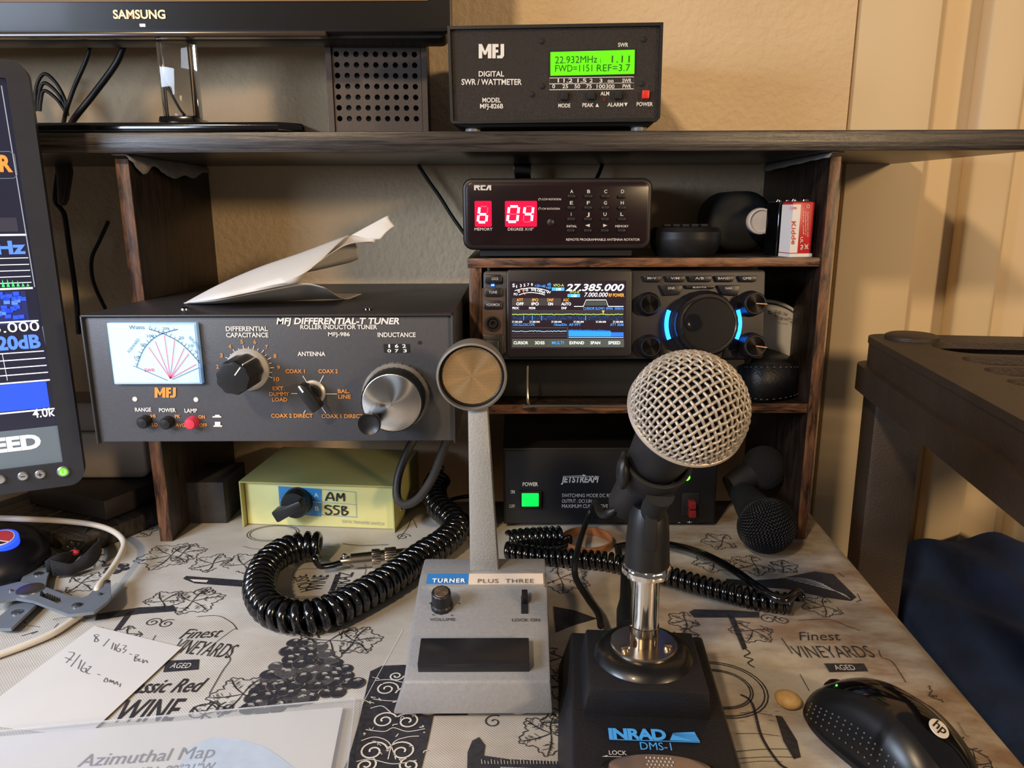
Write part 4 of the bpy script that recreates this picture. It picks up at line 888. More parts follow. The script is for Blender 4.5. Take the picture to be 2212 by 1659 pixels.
key([(1424, 616), (1474, 616), (1466, 637), (1434, 639)], txt='DNR', tx=(1443, 1458, 625), h=5); key([(1548, 616), (1598, 616), (1590, 639), (1558, 637)], txt='NAR', tx=(1567, 1582, 625), h=5)
key([(1478, 616), (1545, 616), (1540, 624), (1483, 624)], txt='BUSY/TX', tx=(1497, 1526, 622.5), h=3.5)
key([(1424, 752), (1452, 756), (1456, 773), (1426, 773)], 'button', 0.001); key([(1562, 757), (1592, 752), (1592, 773), (1560, 773)], 'button', 0.001)
def knob(px, py, r, ln, nm, pointer=None, m=M_rad):
    x, z = A(px, py); s_ = FY.sc(px, py)
    k = MB().latheY(x, z, [(r*1.12*s_, 0.0), (r*1.12*s_, 0.002), (r*s_, 0.004), (r*0.96*s_, ln-0.001), (r*0.88*s_, ln), (2*s_, ln)], 48, lobes=40, amp=0.008).build(nm, m, yt)
    if pointer is not None:
        Rm = Matrix.Translation((x, 0, z)) @ Matrix.Rotation(math.radians(pointer), 4, 'Y') @ Matrix.Translation((-x, 0, -z))
        MB().box(x, x+r*0.95*s_, -ln-0.0005, -ln+0.0005, z-0.0004, z+0.0004).xf(Rm).build('pointer_line', mat('copper_line', '#d8a884', 0.3, 0.6), k)
    fc_ = MB().latheY(0, 0, [(r*0.8*s_, 0), (r*0.78*s_, 0.0004)], 40).build('knob_face', mat('dark_spun', '#1c1817', 0.3, 0.8, var=0.05, aniso=0.8), k); fc_.location = (x, -ln, z)
knob(1400, 657, 23, 0.009, 'function_knob'); knob(1402, 748, 23, 0.009, 'step_knob')
knob(1621, 656, 25, 0.014, 'rf_gain_knob', 4); knob(1621, 746, 25, 0.014, 'af_gain_knob', 8)
x, z = A(1518, 700); s_ = FY.sc(1518, 700)
dl = MB().latheY(x, z, [(72*s_, 0.0), (72*s_, 0.004), (66*s_, 0.007), (66*s_, 0.014), (63*s_, 0.016)], 90, lobes=60, amp=0.006).build('tuning_dial', M_rad, yt)
MB().latheY(x, z, [(58*s_, 0.014), (57.5*s_, 0.020), (56.5*s_, 0.0212), (55*s_, 0.0205), (54.5*s_, 0.0150)], 64).build('dial_ring', M_nickel, dl)
MB().latheY(x, z, [(55*s_, 0.0145), (55*s_, 0.0198), (54*s_, 0.0202)], 64).build('dial_face', mat('dial_black', '#0a090b', 0.3, var=0.2), dl)
hx, hz = A(1499, 697, .022); MB().latheY(hx, hz, [(19*s_, 0.0195), (18.5*s_, 0.0210), (15*s_, 0.0212), (10*s_, 0.0206), (3*s_, 0.0204)], 32).build('finger_dimple', M_blkg, dl)
M_arc = em('blue_arc_light', '#1f7dff', 5.0)
for sg in (-1, 1):
    pts = []
    for rr_, rng in ((83, range(-23, 24, 4)), (75, range(21, -26, -4))):
        for a_ in rng: pts.append((x+sg*rr_*s_*math.cos(math.radians(a_)), z+rr_*s_*1.05*math.sin(math.radians(a_))))
    MB().prismY(pts, -0.0025, 0.001).build('blue_light_arc', M_arc, yt)
# wire bail under the front of the radio
F0 = FY.M; q = [FY.I @ P(1139, 790, .63), FY.I @ P(1139, 850, .628), FY.I @ Vector((P(1144, 862, .626).x, .624, lz1+0.0018)), FY.I @ Vector((P(1165, 862, .626).x, .624, lz1+0.0018)), FY.I @ Vector((P(1560, 862, .626).x, .624, lz1+0.0018)), FY.I @ P(1566, 850, .628), FY.I @ P(1566, 790, .63)]
MB().tube([p for p in smooth(q, 4)], 0.0014, 8).build('wire_bail', M_nickel, yt)
q0, q1 = P(1062, 860, .655), P(1605, 860, .655)
ab = thing('dark_filler_box', 'flat matte black box lying under the raised transceiver', 'box', ((q0.x+q1.x)/2, .655, lz1))  # added filler that keeps the gap under the radio dark
w2 = (q1.x-q0.x)/2
MB().prismX([(0, 0.0015), (0.125, 0.0015), (0.125, 0.018), (0, 0.036)], -w2, w2).build('body', M_blkm, ab, bevel=0.002)
for fx in (-w2+0.012, w2-0.012):
    for fy in (0.012, 0.11): MB().lathe([(0.005, 0), (0.005, 0.002)], 12, Matrix.Translation((fx, fy, 0))).build('foot', M_blk, ab)
# ------------------------------------------------------------------ leather strap and tag card beside the radio
M_lea = mat('black_leather', '#19191c', 0.42, var=0.2, vscale=200, bump=0.35, bscale=700)
lp = thing('leather_pouch', 'black stitched leather strap folded round beside the transceiver', 'strap', (P(1665, 865, .66).x, .66, lz1))
def LP(px, py, y): p = P(px, py, y); return Vector((p.x-lp.location.x, p.y-.66, p.z-lz1))
arc = [(1604, .672), (1607, .655), (1625, .642), (1655, .637), (1690, .642), (1715, .652), (1724, .66)]
lo = smooth([Vector((P(px, 850, y).x-lp.location.x, y-.66, 0.0012)) for px, y in arc], 5)
hi_ = smooth([Vector((P(px, 790, y).x-lp.location.x, y-.66, LP(px, 787, y).z)) for px, y in arc], 5)
n = len(lo); vs = lo+hi_; fs = [(i, i+1, n+i+1, n+i) for i in range(n-1)]
o = MB().add(vs, fs).build('front_band', M_lea, lp, ang=80); sd = o.modifiers.new('t', 'SOLIDIFY'); sd.thickness = 0.0022
tp = hi_[8:]; m_ = len(tp); bkp = [Vector((LP(1650+0.55*(i/(m_-1))*130, 737+38*(i/(m_-1)), .70).x, .04, LP(1650, 740+30*(i/(m_-1)), .70).z)) for i in range(m_)]
o = MB().add(tp+bkp, [(i, i+1, m_+i+1, m_+i) for i in range(m_-1)]).build('top_flap', M_lea, lp, ang=80); sd = o.modifiers.new('t', 'SOLIDIFY'); sd.thickness = 0.002
mbs = MB()
for pts, dz in ((lo, 0.0022), (hi_, -0.0022)):
    for i in range(1, n-1, 2):
        a_, b2 = pts[i], pts[i]*0.4+pts[i+1]*0.6; mbs.tube([a_+Vector((0, -0.0013, dz)), b2+Vector((0, -0.0013, dz))], 0.0003, 5)
tag(mbs.build('stitching', mat('grey_thread', '#77737a', 0.6), lp), kind='stuff')
cd = thing('tag_card', 'curled white card with black border and small print leaning by the right upright', 'card', (P(1700, 865, .67).x, .67, lz1))
top = [(1650, 646, .690), (1680, 650, .690), (1705, 660, .688), (1722, 672, .684), (1740, 681, .676), (1752, 695, .668), (1757, 716, .662)]
cols_ = smooth([Vector((P(a_, b2, y).x-cd.location.x, y-.67, P(a_, b2, y).z-lz1)) for a_, b2, y in top], 6)
n = len(cols_); fr_ = [0.0, 0.03, 0.35, 0.7, 0.97, 1.0]
low = [Vector((v.x*1.0+0.0, v.y, 0.0012+0.004*max(0, (n-3-i))/n)) for i, v in enumerate(cols_)]
vs = [a_+(b2-a_)*t_ for a_, b2 in zip(cols_, low) for t_ in fr_]
fs = [(i*6+k, i*6+k+1, (i+1)*6+k+1, (i+1)*6+k) for i in range(n-1) for k in range(5)]
o = MB().add(vs, fs).build('card', M_paper, cd, ang=80); sd = o.modifiers.new('t', 'SOLIDIFY'); sd.thickness = 0.0006
nb = Vector((-0.3, -1, 0)).normalized()*0.0011
bd = [v+nb+Vector((0, 0, -0.0035)) for v in cols_[:-3]]+[cols_[-1]+nb+Vector((-0.0022, 0, -0.010))]+[low[-1]+nb+Vector((-0.0022, 0, 0.006))]+[low[-3]+nb+Vector((-0.002, 0, 0.0025))]+[v+nb+Vector((0, 0, 0.003)) for v in low[-6::-2]]
MB().tube(bd, 0.0007, 6).build('black_border', M_blk, cd)
FCd = Frame(tuple(P(1690, 720, .684)), 0, 6); Lt = Letter(FCd, cd, 0.004)
Lt.t('D-80-1341', 1673, 1700, 676, 7, M_ink, 0.01, base2=684); Lt.t('Made in the USA', 1673, 1698, 683, 4, M_ink, 0.01, base2=692); Lt.t('Inspect before use only', 1702, 1734, 688, 4, M_ink, 0.01, base2=703); Lt.t('instructions', 1706, 1734, 695, 4, M_ink, 0.01, base2=709); Lt.t('n,', 1659, 1667, 678, 10, M_ink, 0.03)
for mb, m in Lt.mb.values():
    mb.xf(cd.matrix_world.inverted() if False else Matrix.Translation((-cd.location.x, -.67, -lz1)) @ FCd.M)
Lt.done('card_print')
# ------------------------------------------------------------------ power supply
FPs = Frame((P(1320, 1142, .659).x, .659, 0.0008))
ps = thing('power_supply', 'black switching power supply with green lit rocker on the cloth under the radio', 'power supply', FPs.M)
A = lambda x, y, o=0: FPs.at(x, y, o)
x0, z1 = A(1087, 968); x1, _ = A(1553, 975)
M_ps = mat('psu_black', '#121214', 0.5, var=0.15)
MB().box(x0, x1, 0.0, .118, 0.0035, z1).build('case', M_ps, ps, bevel=0.001)
MB().box(x0+0.0015, x1-0.0015, -0.0012, 0.001, 0.005, z1-0.0025).build('front_panel', mat('psu_panel', '#17171a', 0.42, var=0.1), ps, bevel=0.0005)
for fx in (x0+0.012, x1-0.012):
    for fy in (0.012, 0.10): MB().lathe([(0.005, 0), (0.0055, 0.004)], 14, Matrix.Translation((fx, fy, 0))).build('foot', M_blk, ps)
q0, q1 = A(1121, 1096), A(1170, 1058)
MB().prismY(rr(q0[0], q1[0], q0[1], q1[1], 0.001), -0.004, 0.0).build('switch_frame', M_blk, ps, bevel=0.0005)
q0, q1 = A(1127, 1094, .005), A(1164, 1066, .005)
MB().box(q0[0], q1[0], -0.0062, -0.003, q0[1], q1[1]).build('green_rocker', mat('lit_green', '#0fae48', 0.25, var=0.1, emit=1.3, ecol='#08d84c'), ps, bevel=0.0008)
x, z = A(1482, 1029); MB().latheY(x, z, [(0.0032, 0.001), (0.0032, 0.003), (0.002, 0.0045)], 16).build('green_led', em('led_green', '#58ff30', 7.0), ps)
Lt = Letter(FPs, ps, 0.0017)
Lt.t('POWER', 1129, 1162, 1050, 8, M_wht, 0.015); Lt.t('ON', 1103, 1112, 1066, 7, M_wht, 0.02); Lt.t('OFF', 1100, 1112, 1097, 7, M_pw, 0.0)
Lt.t('JETSTREAM', 1212, 1293, 1042, 13, M_wht, 0.035, shear=0.15); Lt.poly([(1216, 1030), (1216, 1028), (1258, 1027), (1259, 1024), (1268, 1028), (1288, 1028), (1293, 1032), (1270, 1030)], M_wht)
Lt.t('SWITCHING MODE DC REGULATED', 1214, 1360, 1074, 7.5, M_pw, 0.0); Lt.t('OUTPUT : DC13.8V', 1214, 1279, 1086, 7.5, M_pw, 0.0); Lt.t('MAXIMUM CUMULATIVE CURRENT 26A', 1214, 1375, 1097, 7.5, M_pw, 0.0)
Lt.t('-  +', 1464, 1494, 1131, 6, M_pw, 0.0); Lt.done()
q0, q1 = A(1470, 1112), A(1510, 1063); MB().prismY(rr(q0[0], q1[0], q0[1], q1[1], 0.001), -0.003, 0.0).build('terminal_recess', M_blkm, ps, bevel=0.0004)
for y0_, y1_ in ((1092, 1077), (1110, 1095)):
    q0, q1 = A(1484, y0_), A(1499, y1_); MB().prismY(rr(q0[0], q1[0], q0[1], q1[1], 0.0006), -0.010, 0.0).build('red_terminal', mat('connector_red', '#7e1f22', 0.45), ps, bevel=0.0005)
# ------------------------------------------------------------------ grey desk microphone
M_tg = mat('turner_grey', '#8b8b8c', 0.5, var=0.06, vscale=400, bump=0.12, bscale=900); M_tgn = mat('turner_neck_grey', '#a29e96', 0.5, var=0.05, vscale=500, bump=0.2, bscale=700)
M_tdk = mat('turner_side', '#3a3a3c', 0.5, var=0.1)
zf = 0.0052
yF = G(1020, 1545, zf).y
FTu = Frame((G(1020, 1545, zf).x, yF, 0.0004))
tu = thing('desk_microphone', 'grey base-station microphone with round gold grille on a tapered neck', 'microphone', FTu.M)
fx0 = FTu.at(848, 1545)[0]; fx1 = FTu.at(1195, 1547)[0]; zfr = FTu.at(1020, 1476)[1]
tx0 = FTu.at(872, 1476)[0]; tx1 = FTu.at(1190, 1478)[0]
zbk = 0.050
bl_ = FTu.top(906, 1247, zbk); br_ = FTu.top(1182, 1250, zbk); yb = (bl_[1]+br_[1])/2
ye = yb+0.032
vs = [(fx0, 0, zf), (fx1, 0, zf), (tx1, 0.0015, zfr), (tx0, 0.0015, zfr), (bl_[0], yb, zbk), (br_[0], yb, zbk), (bl_[0], ye, zbk-0.001), (br_[0], ye, zbk-0.001), (fx0+0.006, ye, zf), (fx1-0.004, ye, zf)]
fs = [(0, 1, 2, 3), (3, 2, 5, 4), (4, 5, 7, 6), (6, 7, 9, 8), (0, 8, 9, 1), (0, 3, 4, 6, 8), (1, 9, 7, 5, 2)]
MB().add(vs, fs).build('base', M_tg, tu, bevel=0.0016, seg=2)
# a frame lying on the sloping panel
slope = math.degrees(math.atan2(zbk-zfr, yb-0.0015))
FSl = Frame(FTu.M @ Vector(((tx0+tx1)/2, 0.0015, zfr)), 90-slope, 0)
MS = FTu.I @ FSl.M
def onslope(mb): return mb.xf(MS)
S = lambda x, y, o=0: FSl.at(x, y, o)
def srect(x0, x1, y0, y1, r, h, h0=-0.001):
    a_, b2, c = S(x0, y1), S(x1, y1), S((x0+x1)/2, y0); return onslope(MB().prismY(rr(a_[0], b2[0], a_[1], c[1], r), -h, -h0))
srect(912, 1178, 1237, 1270, 0.001, 0.0016).build('nameplate_frame', mat('plate_silver', '#c9c6c0', 0.35, 0.7), tu, bevel=0.0005)
srect(921, 1012, 1244, 1266, 0.0003, 0.0022).build('nameplate_blue', mat('turner_blue', '#2f78c0', 0.4, var=0.03), tu)
srect(1012, 1174, 1244, 1266, 0.0003, 0.0022).build('nameplate_pale', mat('turner_pale', '#d9c9b8', 0.4, var=0.03), tu)
Lt = Letter(FSl, tu, 0.0028); Lt.t('TURNER', 933, 1005, 1258, 8, M_wht2, 0.03, space=1.2); M_tdi = mat('grey_ink', '#57504c', 0.6); Lt.t('PLUS  THREE', 1032, 1153, 1259, 8.5, M_tdi, 0.0, space=1.1)
Lt.off = 0.0008; Lt.t('VOLUME', 928, 983, 1341, 6, M_ink, 0.0); Lt.t('LOCK ON', 1106, 1166, 1342, 6, M_ink, 0.01)
for px, py in ((929, 1303), (992, 1303), (936, 1328), (976, 1329)): Lt.poly([(px+1.8*math.cos(t_), py+1.5*math.sin(t_)) for t_ in [i*math.pi/4 for i in range(8)]], M_ink)
for mb, m in Lt.mb.values(): mb.xf(MS)
Lt.done()
# volume knob
x, z = S(955, 1310); kM = MS @ Matrix.Translation((x, 0, z)) @ Matrix.Rotation(math.pi/2, 4, 'X')
kn = MB().lathe([(0.0072, 0), (0.0072, 0.003), (0.0064, 0.004), (0.0062, 0.0125), (0.0055, 0.0132)], 48, kM, lobes=12, amp=0.02).build('volume_knob', M_blk, tu)
kf = MB().latheY(0, 0, [(0.0048, 0), (0.0046, 0.0004)], 32).build('knob_face', M_spun, kn); kf.matrix_local = MS @ Matrix.Translation((x, -0.0131, z))
srect(1126, 1141, 1288, 1326, 0.0003, 0.0006).build('lock_slot', M_blkm, tu); srect(1127, 1140, 1288, 1306, 0.0006, 0.0065).build('lock_slider', M_blk, tu, bevel=0.0005)
srect(903, 1144, 1394, 1452, 0.0006, 0.0068).build('press_bar', mat('dark_bar', '#1c1d22', 0.3, var=0.1), tu, bevel=0.0006)
for fx in (fx0+0.02, fx1-0.02):
    for fy in (0.014, ye-0.015): MB().lathe([(0.0075, 0.0), (0.009, 0.002), (0.009, 0.0062)], 20, Matrix.Translation((fx, fy, 0))).build('foot', mat('cream_foot', '#b5ab98', 0.6), tu)
# neck
ny = yb+0.012; nx0 = FTu.at(1013, 1100, -ny)[0]; nb = FTu.at(1077, 1236, -ny)[0]; nt = FTu.at(1053, 890, -ny)[0]; nzt = FTu.at(1020, 878, -ny)[1]
MB().add([(nx0, ny, zbk-0.002), (nb, ny, zbk-0.002), (nb, ny+0.018, zbk-0.002), (nx0, ny+0.018, zbk-0.002), (nx0+0.0005, ny, nzt), (nt, ny, nzt), (nt, ny+0.013, nzt), (nx0+0.0005, ny+0.013, nzt)],
         [(3, 2, 1, 0), (4, 5, 6, 7), (0, 1, 5, 4), (1, 2, 6, 5), (2, 3, 7, 6), (3, 0, 4, 7)]).build('neck', M_tgn, tu, bevel=0.0012)
hx, hz = FTu.at(1019, 812, -(ny-0.002)); s_ = FTu.sc(1019, 812, -(ny-0.002))
hM = Matrix.Translation((hx, ny+0.004, hz)) @ Matrix.Rotation(math.radians(4), 4, 'X') @ Matrix.Rotation(math.pi/2, 4, 'X')
R_ = 77*s_
hd = MB().lathe([(R_*0.70, -0.018), (R_*0.92, -0.012), (R_*0.98, -0.002), (R_, 0.006), (R_*0.985, 0.0085), (R_*0.93, 0.0090), (R_*0.915, 0.006), (R_*0.90, 0.002)], 64, hM).build('head', mat('head_grey', '#77736c', 0.45, 0.2, var=0.06), tu)
MB().lathe([(R_*0.915, 0.001), (R_*0.912, 0.0055), (R_*0.86, 0.0060), (R_*0.825, 0.0045)], 64, hM).build('gasket', M_blk, hd)
def gold_grille():
    m = bpy.data.materials.new('gold_perforated'); m.use_nodes = True; nt = m.node_tree; N = nt.nodes; L = nt.links; b = N['Principled BSDF']
    b.inputs['Metallic'].default_value = 1; b.inputs['Roughness'].default_value = 0.27; b.inputs['Anisotropic'].default_value = 0.85
    tg = N.new('ShaderNodeTangent'); tg.direction_type = 'RADIAL'; tg.axis = 'Y'; L.new(tg.outputs[0], b.inputs['Tangent'])
    tc = N.new('ShaderNodeTexCoord'); sep = N.new('ShaderNodeSeparateXYZ'); L.new(tc.outputs['Object'], sep.inputs[0])
    def math_(op, a, b_=None):
        n = N.new('ShaderNodeMath'); n.operation = op
        for i, v in enumerate((a, b_)):
            if v is None: continue
            if isinstance(v, (int, float)): n.inputs[i].default_value = v
            else: L.new(v, n.inputs[i])
        return n.outputs[0]
    k = 1/0.00115
    def dots(ox):
        u = math_('SUBTRACT', math_('FRACT', math_('ADD', math_('MULTIPLY', sep.outputs['X'], k), ox+100)), 0.5)
        v = math_('SUBTRACT', math_('FRACT', math_('ADD', math_('MULTIPLY', sep.outputs['Z'], k/1.732), ox+100)), 0.5)
        v = math_('MULTIPLY', v, 1.732)
        return math_('LESS_THAN', math_('ADD', math_('MULTIPLY', u, u), math_('MULTIPLY', v, v)), 0.075)
    d = math_('MAXIMUM', dots(0.0), dots(0.5))
    mx = N.new('ShaderNodeMix'); mx.data_type = 'RGBA'; L.new(d, mx.inputs[0]); mx.inputs[6].default_value = (*lin('#dcb884'), 1); mx.inputs[7].default_value = (*lin('#553b22'), 1)
    L.new(mx.outputs[2], b.inputs['Base Color'])
    L.new(math_('MULTIPLY', math_('SUBTRACT', 1.0, d), 0.8), b.inputs['Metallic'])
    return m
gg = MB().latheY(0, 0, [(R_*0.835, 0), (R_*0.83, 0.0005)], 64).build('gold_grille', gold_grille(), hd); gg.matrix_local = Matrix.Translation((hx, ny+0.004, hz)) @ Matrix.Rotation(math.radians(4), 4, 'X') @ Matrix.Translation((0, -0.0042, 0))
# ------------------------------------------------------------------ black stand microphone
M_ib = mat('base_black', '#15151a', 0.5, var=0.15, bump=0.15, bscale=600)
zT, zL = 0.046, 0.030
FI = Frame((G(1395, 1659, 0.02).x, G(1395, 1500, 0.03).y, 0.0006), 0, -4)
im = thing('stand_microphone', 'silver ball microphone clipped on a chrome post over a black foot-switch base', 'microphone', FI.M)
T_ = lambda x, y, z: FI.top(x, y, z)
# lower body: sloping wedge
bL, bR = T_(1232, 1366, zL), T_(1527, 1374, zL); fL, fR = T_(1240, 1700, zL-0.006), T_(1596, 1700, zL-0.006)
yb_ = (bL[1]+bR[1])/2; yf_ = min(fL[1], fR[1])-0.03; xl, xr = (bL[0]+fL[0])/2, (bR[0]+fR[0])/2
vs = [(xl-0.008, yf_-0.004, 0), (xr+0.008, yf_-0.004, 0), (xr+0.008, yb_+0.006, 0), (xl-0.008, yb_+0.006, 0), (xl, yf_, zL-0.010), (xr, yf_, zL-0.010), (xr, yb_, zL), (xl, yb_, zL)]
MB().add(vs, [(3, 2, 1, 0), (4, 5, 6, 7), (0, 1, 5, 4), (1, 2, 6, 5), (2, 3, 7, 6), (3, 0, 4, 7)]).build('base', M_ib, im, bevel=0.0015)
pA, pB = T_(1262, 1360, zT), T_(1495, 1364, zT); pC, pD = T_(1277, 1487, zT), T_(1530, 1495, zT)
y0p, y1p = (pC[1]+pD[1])/2, (pA[1]+pB[1])/2; xl2, xr2 = (pA[0]+pC[0])/2, (pB[0]+pD[0])/2
dn = T_(1400, 1545, zL-0.004)
vs = [(xl2-0.003, dn[1], zL-0.007), (xr2+0.003, dn[1], zL-0.007), (xr2+0.004, y1p+0.002, zL-0.007), (xl2-0.004, y1p+0.002, zL-0.007), (xl2, y0p, zT), (xr2, y0p, zT), (xr2, y1p, zT), (xl2, y1p, zT)]
MB().add(vs, [(3, 2, 1, 0), (4, 5, 6, 7), (0, 1, 5, 4), (1, 2, 6, 5), (2, 3, 7, 6), (3, 0, 4, 7)]).build('raised_block', M_ib, im, bevel=0.0012)
pc = T_(1389, 1412, zT); cM = Matrix.Translation((pc[0], pc[1], zT))
MB().lathe([(0.0285, 0), (0.0270, 0.0025), (0.0235, 0.0050), (0.0200, 0.0058)], 56, cM).build('rubber_ring', M_rub, im)
MB().lathe([(0.0190, 0.0052), (0.0190, 0.0070), (0.0182, 0.0076)], 56, cM).build('flange', M_nickel, im)
for a_ in (200, 320, 80):
    MB().lathe([(0.0026, 0.0074), (0.0025, 0.0092), (0.0014, 0.0098)], 14, cM @ Matrix.Translation((0.0140*math.cos(math.radians(a_+18)), 0.0140*math.sin(math.radians(a_+18)), 0))).build('screw', M_nickel, im)
MB().lathe([(0.0084, 0.0074), (0.0084, 0.0190), (0.0078, 0.0195)], 40, cM).build('socket', mat('polished_nickel', '#a99c90', 0.12, 1.0), im)
wpt = FI.M @ Vector((pc[0], pc[1], 0)); zpt = P(1395, 1222, wpt.y).z; hz_ = zpt-FI.M.translation.z-zT
MB().lathe([(0.0078, 0.0190), (0.0078, hz_)], 48, cM).build('chrome_post', M_chrome, im)
zclip = P(1400, 1085, wpt.y).z-FI.M.translation.z-zT
MB().lathe([(0.0133, hz_-0.004), (0.0136, hz_-0.001), (0.0130, hz_+0.001), (0.012, hz_+0.002)], 48, cM, lobes=8, amp=0.03).build('lock_ring', M_chrome, im)
hc = zclip-hz_
MB().lathe([(0.0122, hz_), (0.0126, hz_+0.002), (0.0116, hz_+hc*0.55), (0.0108, hz_+hc*0.80), (0.0085, hz_+hc*0.95), (0.003, hz_+hc)], 40, cM).build('clip_body', M_blk, im)
MB().box(-0.0032, 0.0032, -0.0125, -0.004, hz_+hc*0.38, hz_+hc*1.02).xf(cM).build('clip_tongue', M_blkm, im, bevel=0.0008)
# ball head: centre and axis
bc = FI.I @ P(1487, 885, .335); rb = 0.0272
ax = (FI.I.to_3x3() @ Vector((0.15, -0.68, 0.72))).normalized()
up = Vector((0, 0, 1)); ux = up.cross(ax).normalized(); uy = ax.cross(ux).normalized()
BM = Matrix(((ux.x, uy.x, ax.x, bc.x), (ux.y, uy.y, ax.y, bc.y), (ux.z, uy.z, ax.z, bc.z), (0, 0, 0, 1)))
M_gr = mat('silver_grille', '#b9b0a4', 0.42, 0.4, var=0.04)
ballp = MB().sphere((0, 0, 0), rb*0.93, 32, 20).xf(BM).build('inner_foam', mat('dark_foam', '#141218', 0.9), im)
def grille(rb, NW, wr, amp, ro, LIM):   # woven wire grid wrapped on a ball, equal distances from the pole
    wires = MB(); step = math.pi/NW*1.02; c, s2 = math.cos(ro), math.sin(ro)
    def sph(u, v, rad):
        u, v = u*c-v*s2, u*s2+v*c; t_ = math.hypot(u, v)
        if t_ < 1e-6: return Vector((0, 0, rad))
        return Vector((math.sin(t_)*u/t_, math.sin(t_)*v/t_, math.cos(t_)))*rad
    for fam in (0, 1):
        for i in range(-NW//2-1, NW//2+2):
            u = i*step
            if abs(u) > LIM*0.985: continue
            vmax = math.sqrt(max(0, LIM**2-u**2)); n_ = max(4, int(2*vmax/step*4)); pts = []
            for k in range(n_+1):
                v = -vmax+2*vmax*k/n_; wv = math.cos(math.pi*v/step)*(1 if i % 2 == 0 else -1)*(1 if fam == 0 else -1)
                rad = rb+amp*wv; pts.append(sph(u, v, rad) if fam == 0 else sph(v, u, rad))
            if len(pts) > 3: wires.tube(pts, wr, 6)
    return wires
wires = grille(rb, 25, 0.00072, 0.00045, math.radians(24), math.radians(97))
tag(wires.xf(BM).build('wire_grille', M_gr, im, ang=80), kind='stuff')
def ring_at(h, r, tr, m, nm, n=64):
    MB().tube([Vector((r*math.cos(2*math.pi*k/n), r*math.sin(2*math.pi*k/n), h)) for k in range(n)], tr, 8, closed=True).xf(BM).build(nm, m, im)
ring_at(-0.0030, rb*0.999, 0.0015, M_gr, 'grille_band')
low = MB()
for k in range(72):
    a_ = 2*math.pi*k/72
    for sg in (-1, 1):
        pts = []
        for j in range(6):
            t_ = j/5; hh = -0.0035-0.0085*t_; r_ = rb*0.995-0.0055*t_**1.6; b2 = a_+sg*0.10*t_*3; pts.append(Vector((r_*math.cos(b2), r_*math.sin(b2), hh)))
        low.tube(pts, 0.0005, 5)
tag(low.xf(BM).build('lower_grille', M_gr, im, ang=80), kind='stuff')
MB().lathe([(0.0205, -0.014), (0.0215, -0.012), (0.0208, -0.0105)], 48, BM).build('collar', M_steel, im)
MB().lathe([(0.0095, -0.108), (0.0108, -0.105), (0.0122, -0.075), (0.0165, -0.030), (0.0202, -0.0135)], 48, BM).build('handle', mat('handle_black', '#232225', 0.5, var=0.1), im)
# clip cradle round the handle
cr_ = MB(); prof = []
for k in range(27):
    a_ = math.radians(-15+210*k/26+180); prof.append(a_)
ri, roo = 0.0150, 0.0176
for h0 in (-0.056,):
    vs = []; 
    for a_ in prof:
        for r_, h in ((ri, h0-0.008), (roo, h0-0.008), (roo+0.0015, h0+0.010), (ri+0.0015, h0+0.010)): vs.append(Vector((r_*math.cos(a_), r_*math.sin(a_), h)))
    fs = []
    for k in range(len(prof)-1):
        for j in range(4): fs.append((k*4+j, k*4+(j+1) % 4, (k+1)*4+(j+1) % 4, (k+1)*4+j))
    fs += [(3, 2, 1, 0), tuple(len(prof)*4-4+j for j in range(4))]
    cr_.add(vs, fs)
cr_.xf(BM).build('clip_cradle', M_blkm, im, bevel=0.0008)
ja = BM @ Vector((0, -0.0170, -0.056)); jb = cM @ Vector((0, 0, zclip-0.012))
MB().tube([jb, (ja+jb)/2+Vector((0, 0, 0.002)), ja], [0.0062, 0.0065, 0.0075], 16).build('clip_joint', M_blkm, im)
kc_ = BM @ Vector((-0.0195, -0.006, -0.050)); MB().sphere(tuple(kc_), 0.0068, 18, 12, 0.55, 0.9, 1.35).build('clip_lever', M_blk, im)
# base lettering on the sloping front top
sl = math.degrees(math.atan2(0.010, yb_-yf_))
FIs = Frame(FI.M @ Vector(((xl+xr)/2, yf_, zL-0.010)), 90-sl, -4); MI = FI.I @ FIs.M
Lt = Letter(FIs, im, 0.0012); M_ibl = mat('inrad_blue', '#4aa0e8', 0.4, var=0.03, emit=0.08, ecol='#3f9cf0')
Lt.t('INRAD', 1316, 1441, 1595, 21, M_ibl, 0.045, base2=1598, space=0.92)
Lt.poly([(1447, 1599), (1454, 1583), (1500, 1581), (1512, 1602)], M_ibl); Lt.line([(1317, 1597), (1512, 1603.5)], 2.2, M_ibl)
Lt.off = 0.0015
for d in (0, 3, 6, 9): Lt.line([(1454, 1583+d*0.4), (1508, 1589+d*1.4)], 0.8, M_ib)
Lt.t('DMS-1', 1384, 1452, 1619, 16, M_ibl, 0.0, base2=1621); Lt.t('LOCK', 1316, 1354, 1630, 9, M_wht, 0.0, base2=1631); Lt.line([(1301, 1634), (1357, 1635)], 1.2, M_wht); Lt.poly([(1301, 1634), (1313, 1631), (1311, 1634)], M_wht)
for mb, m in Lt.mb.values(): mb.xf(MI)
Lt.done()
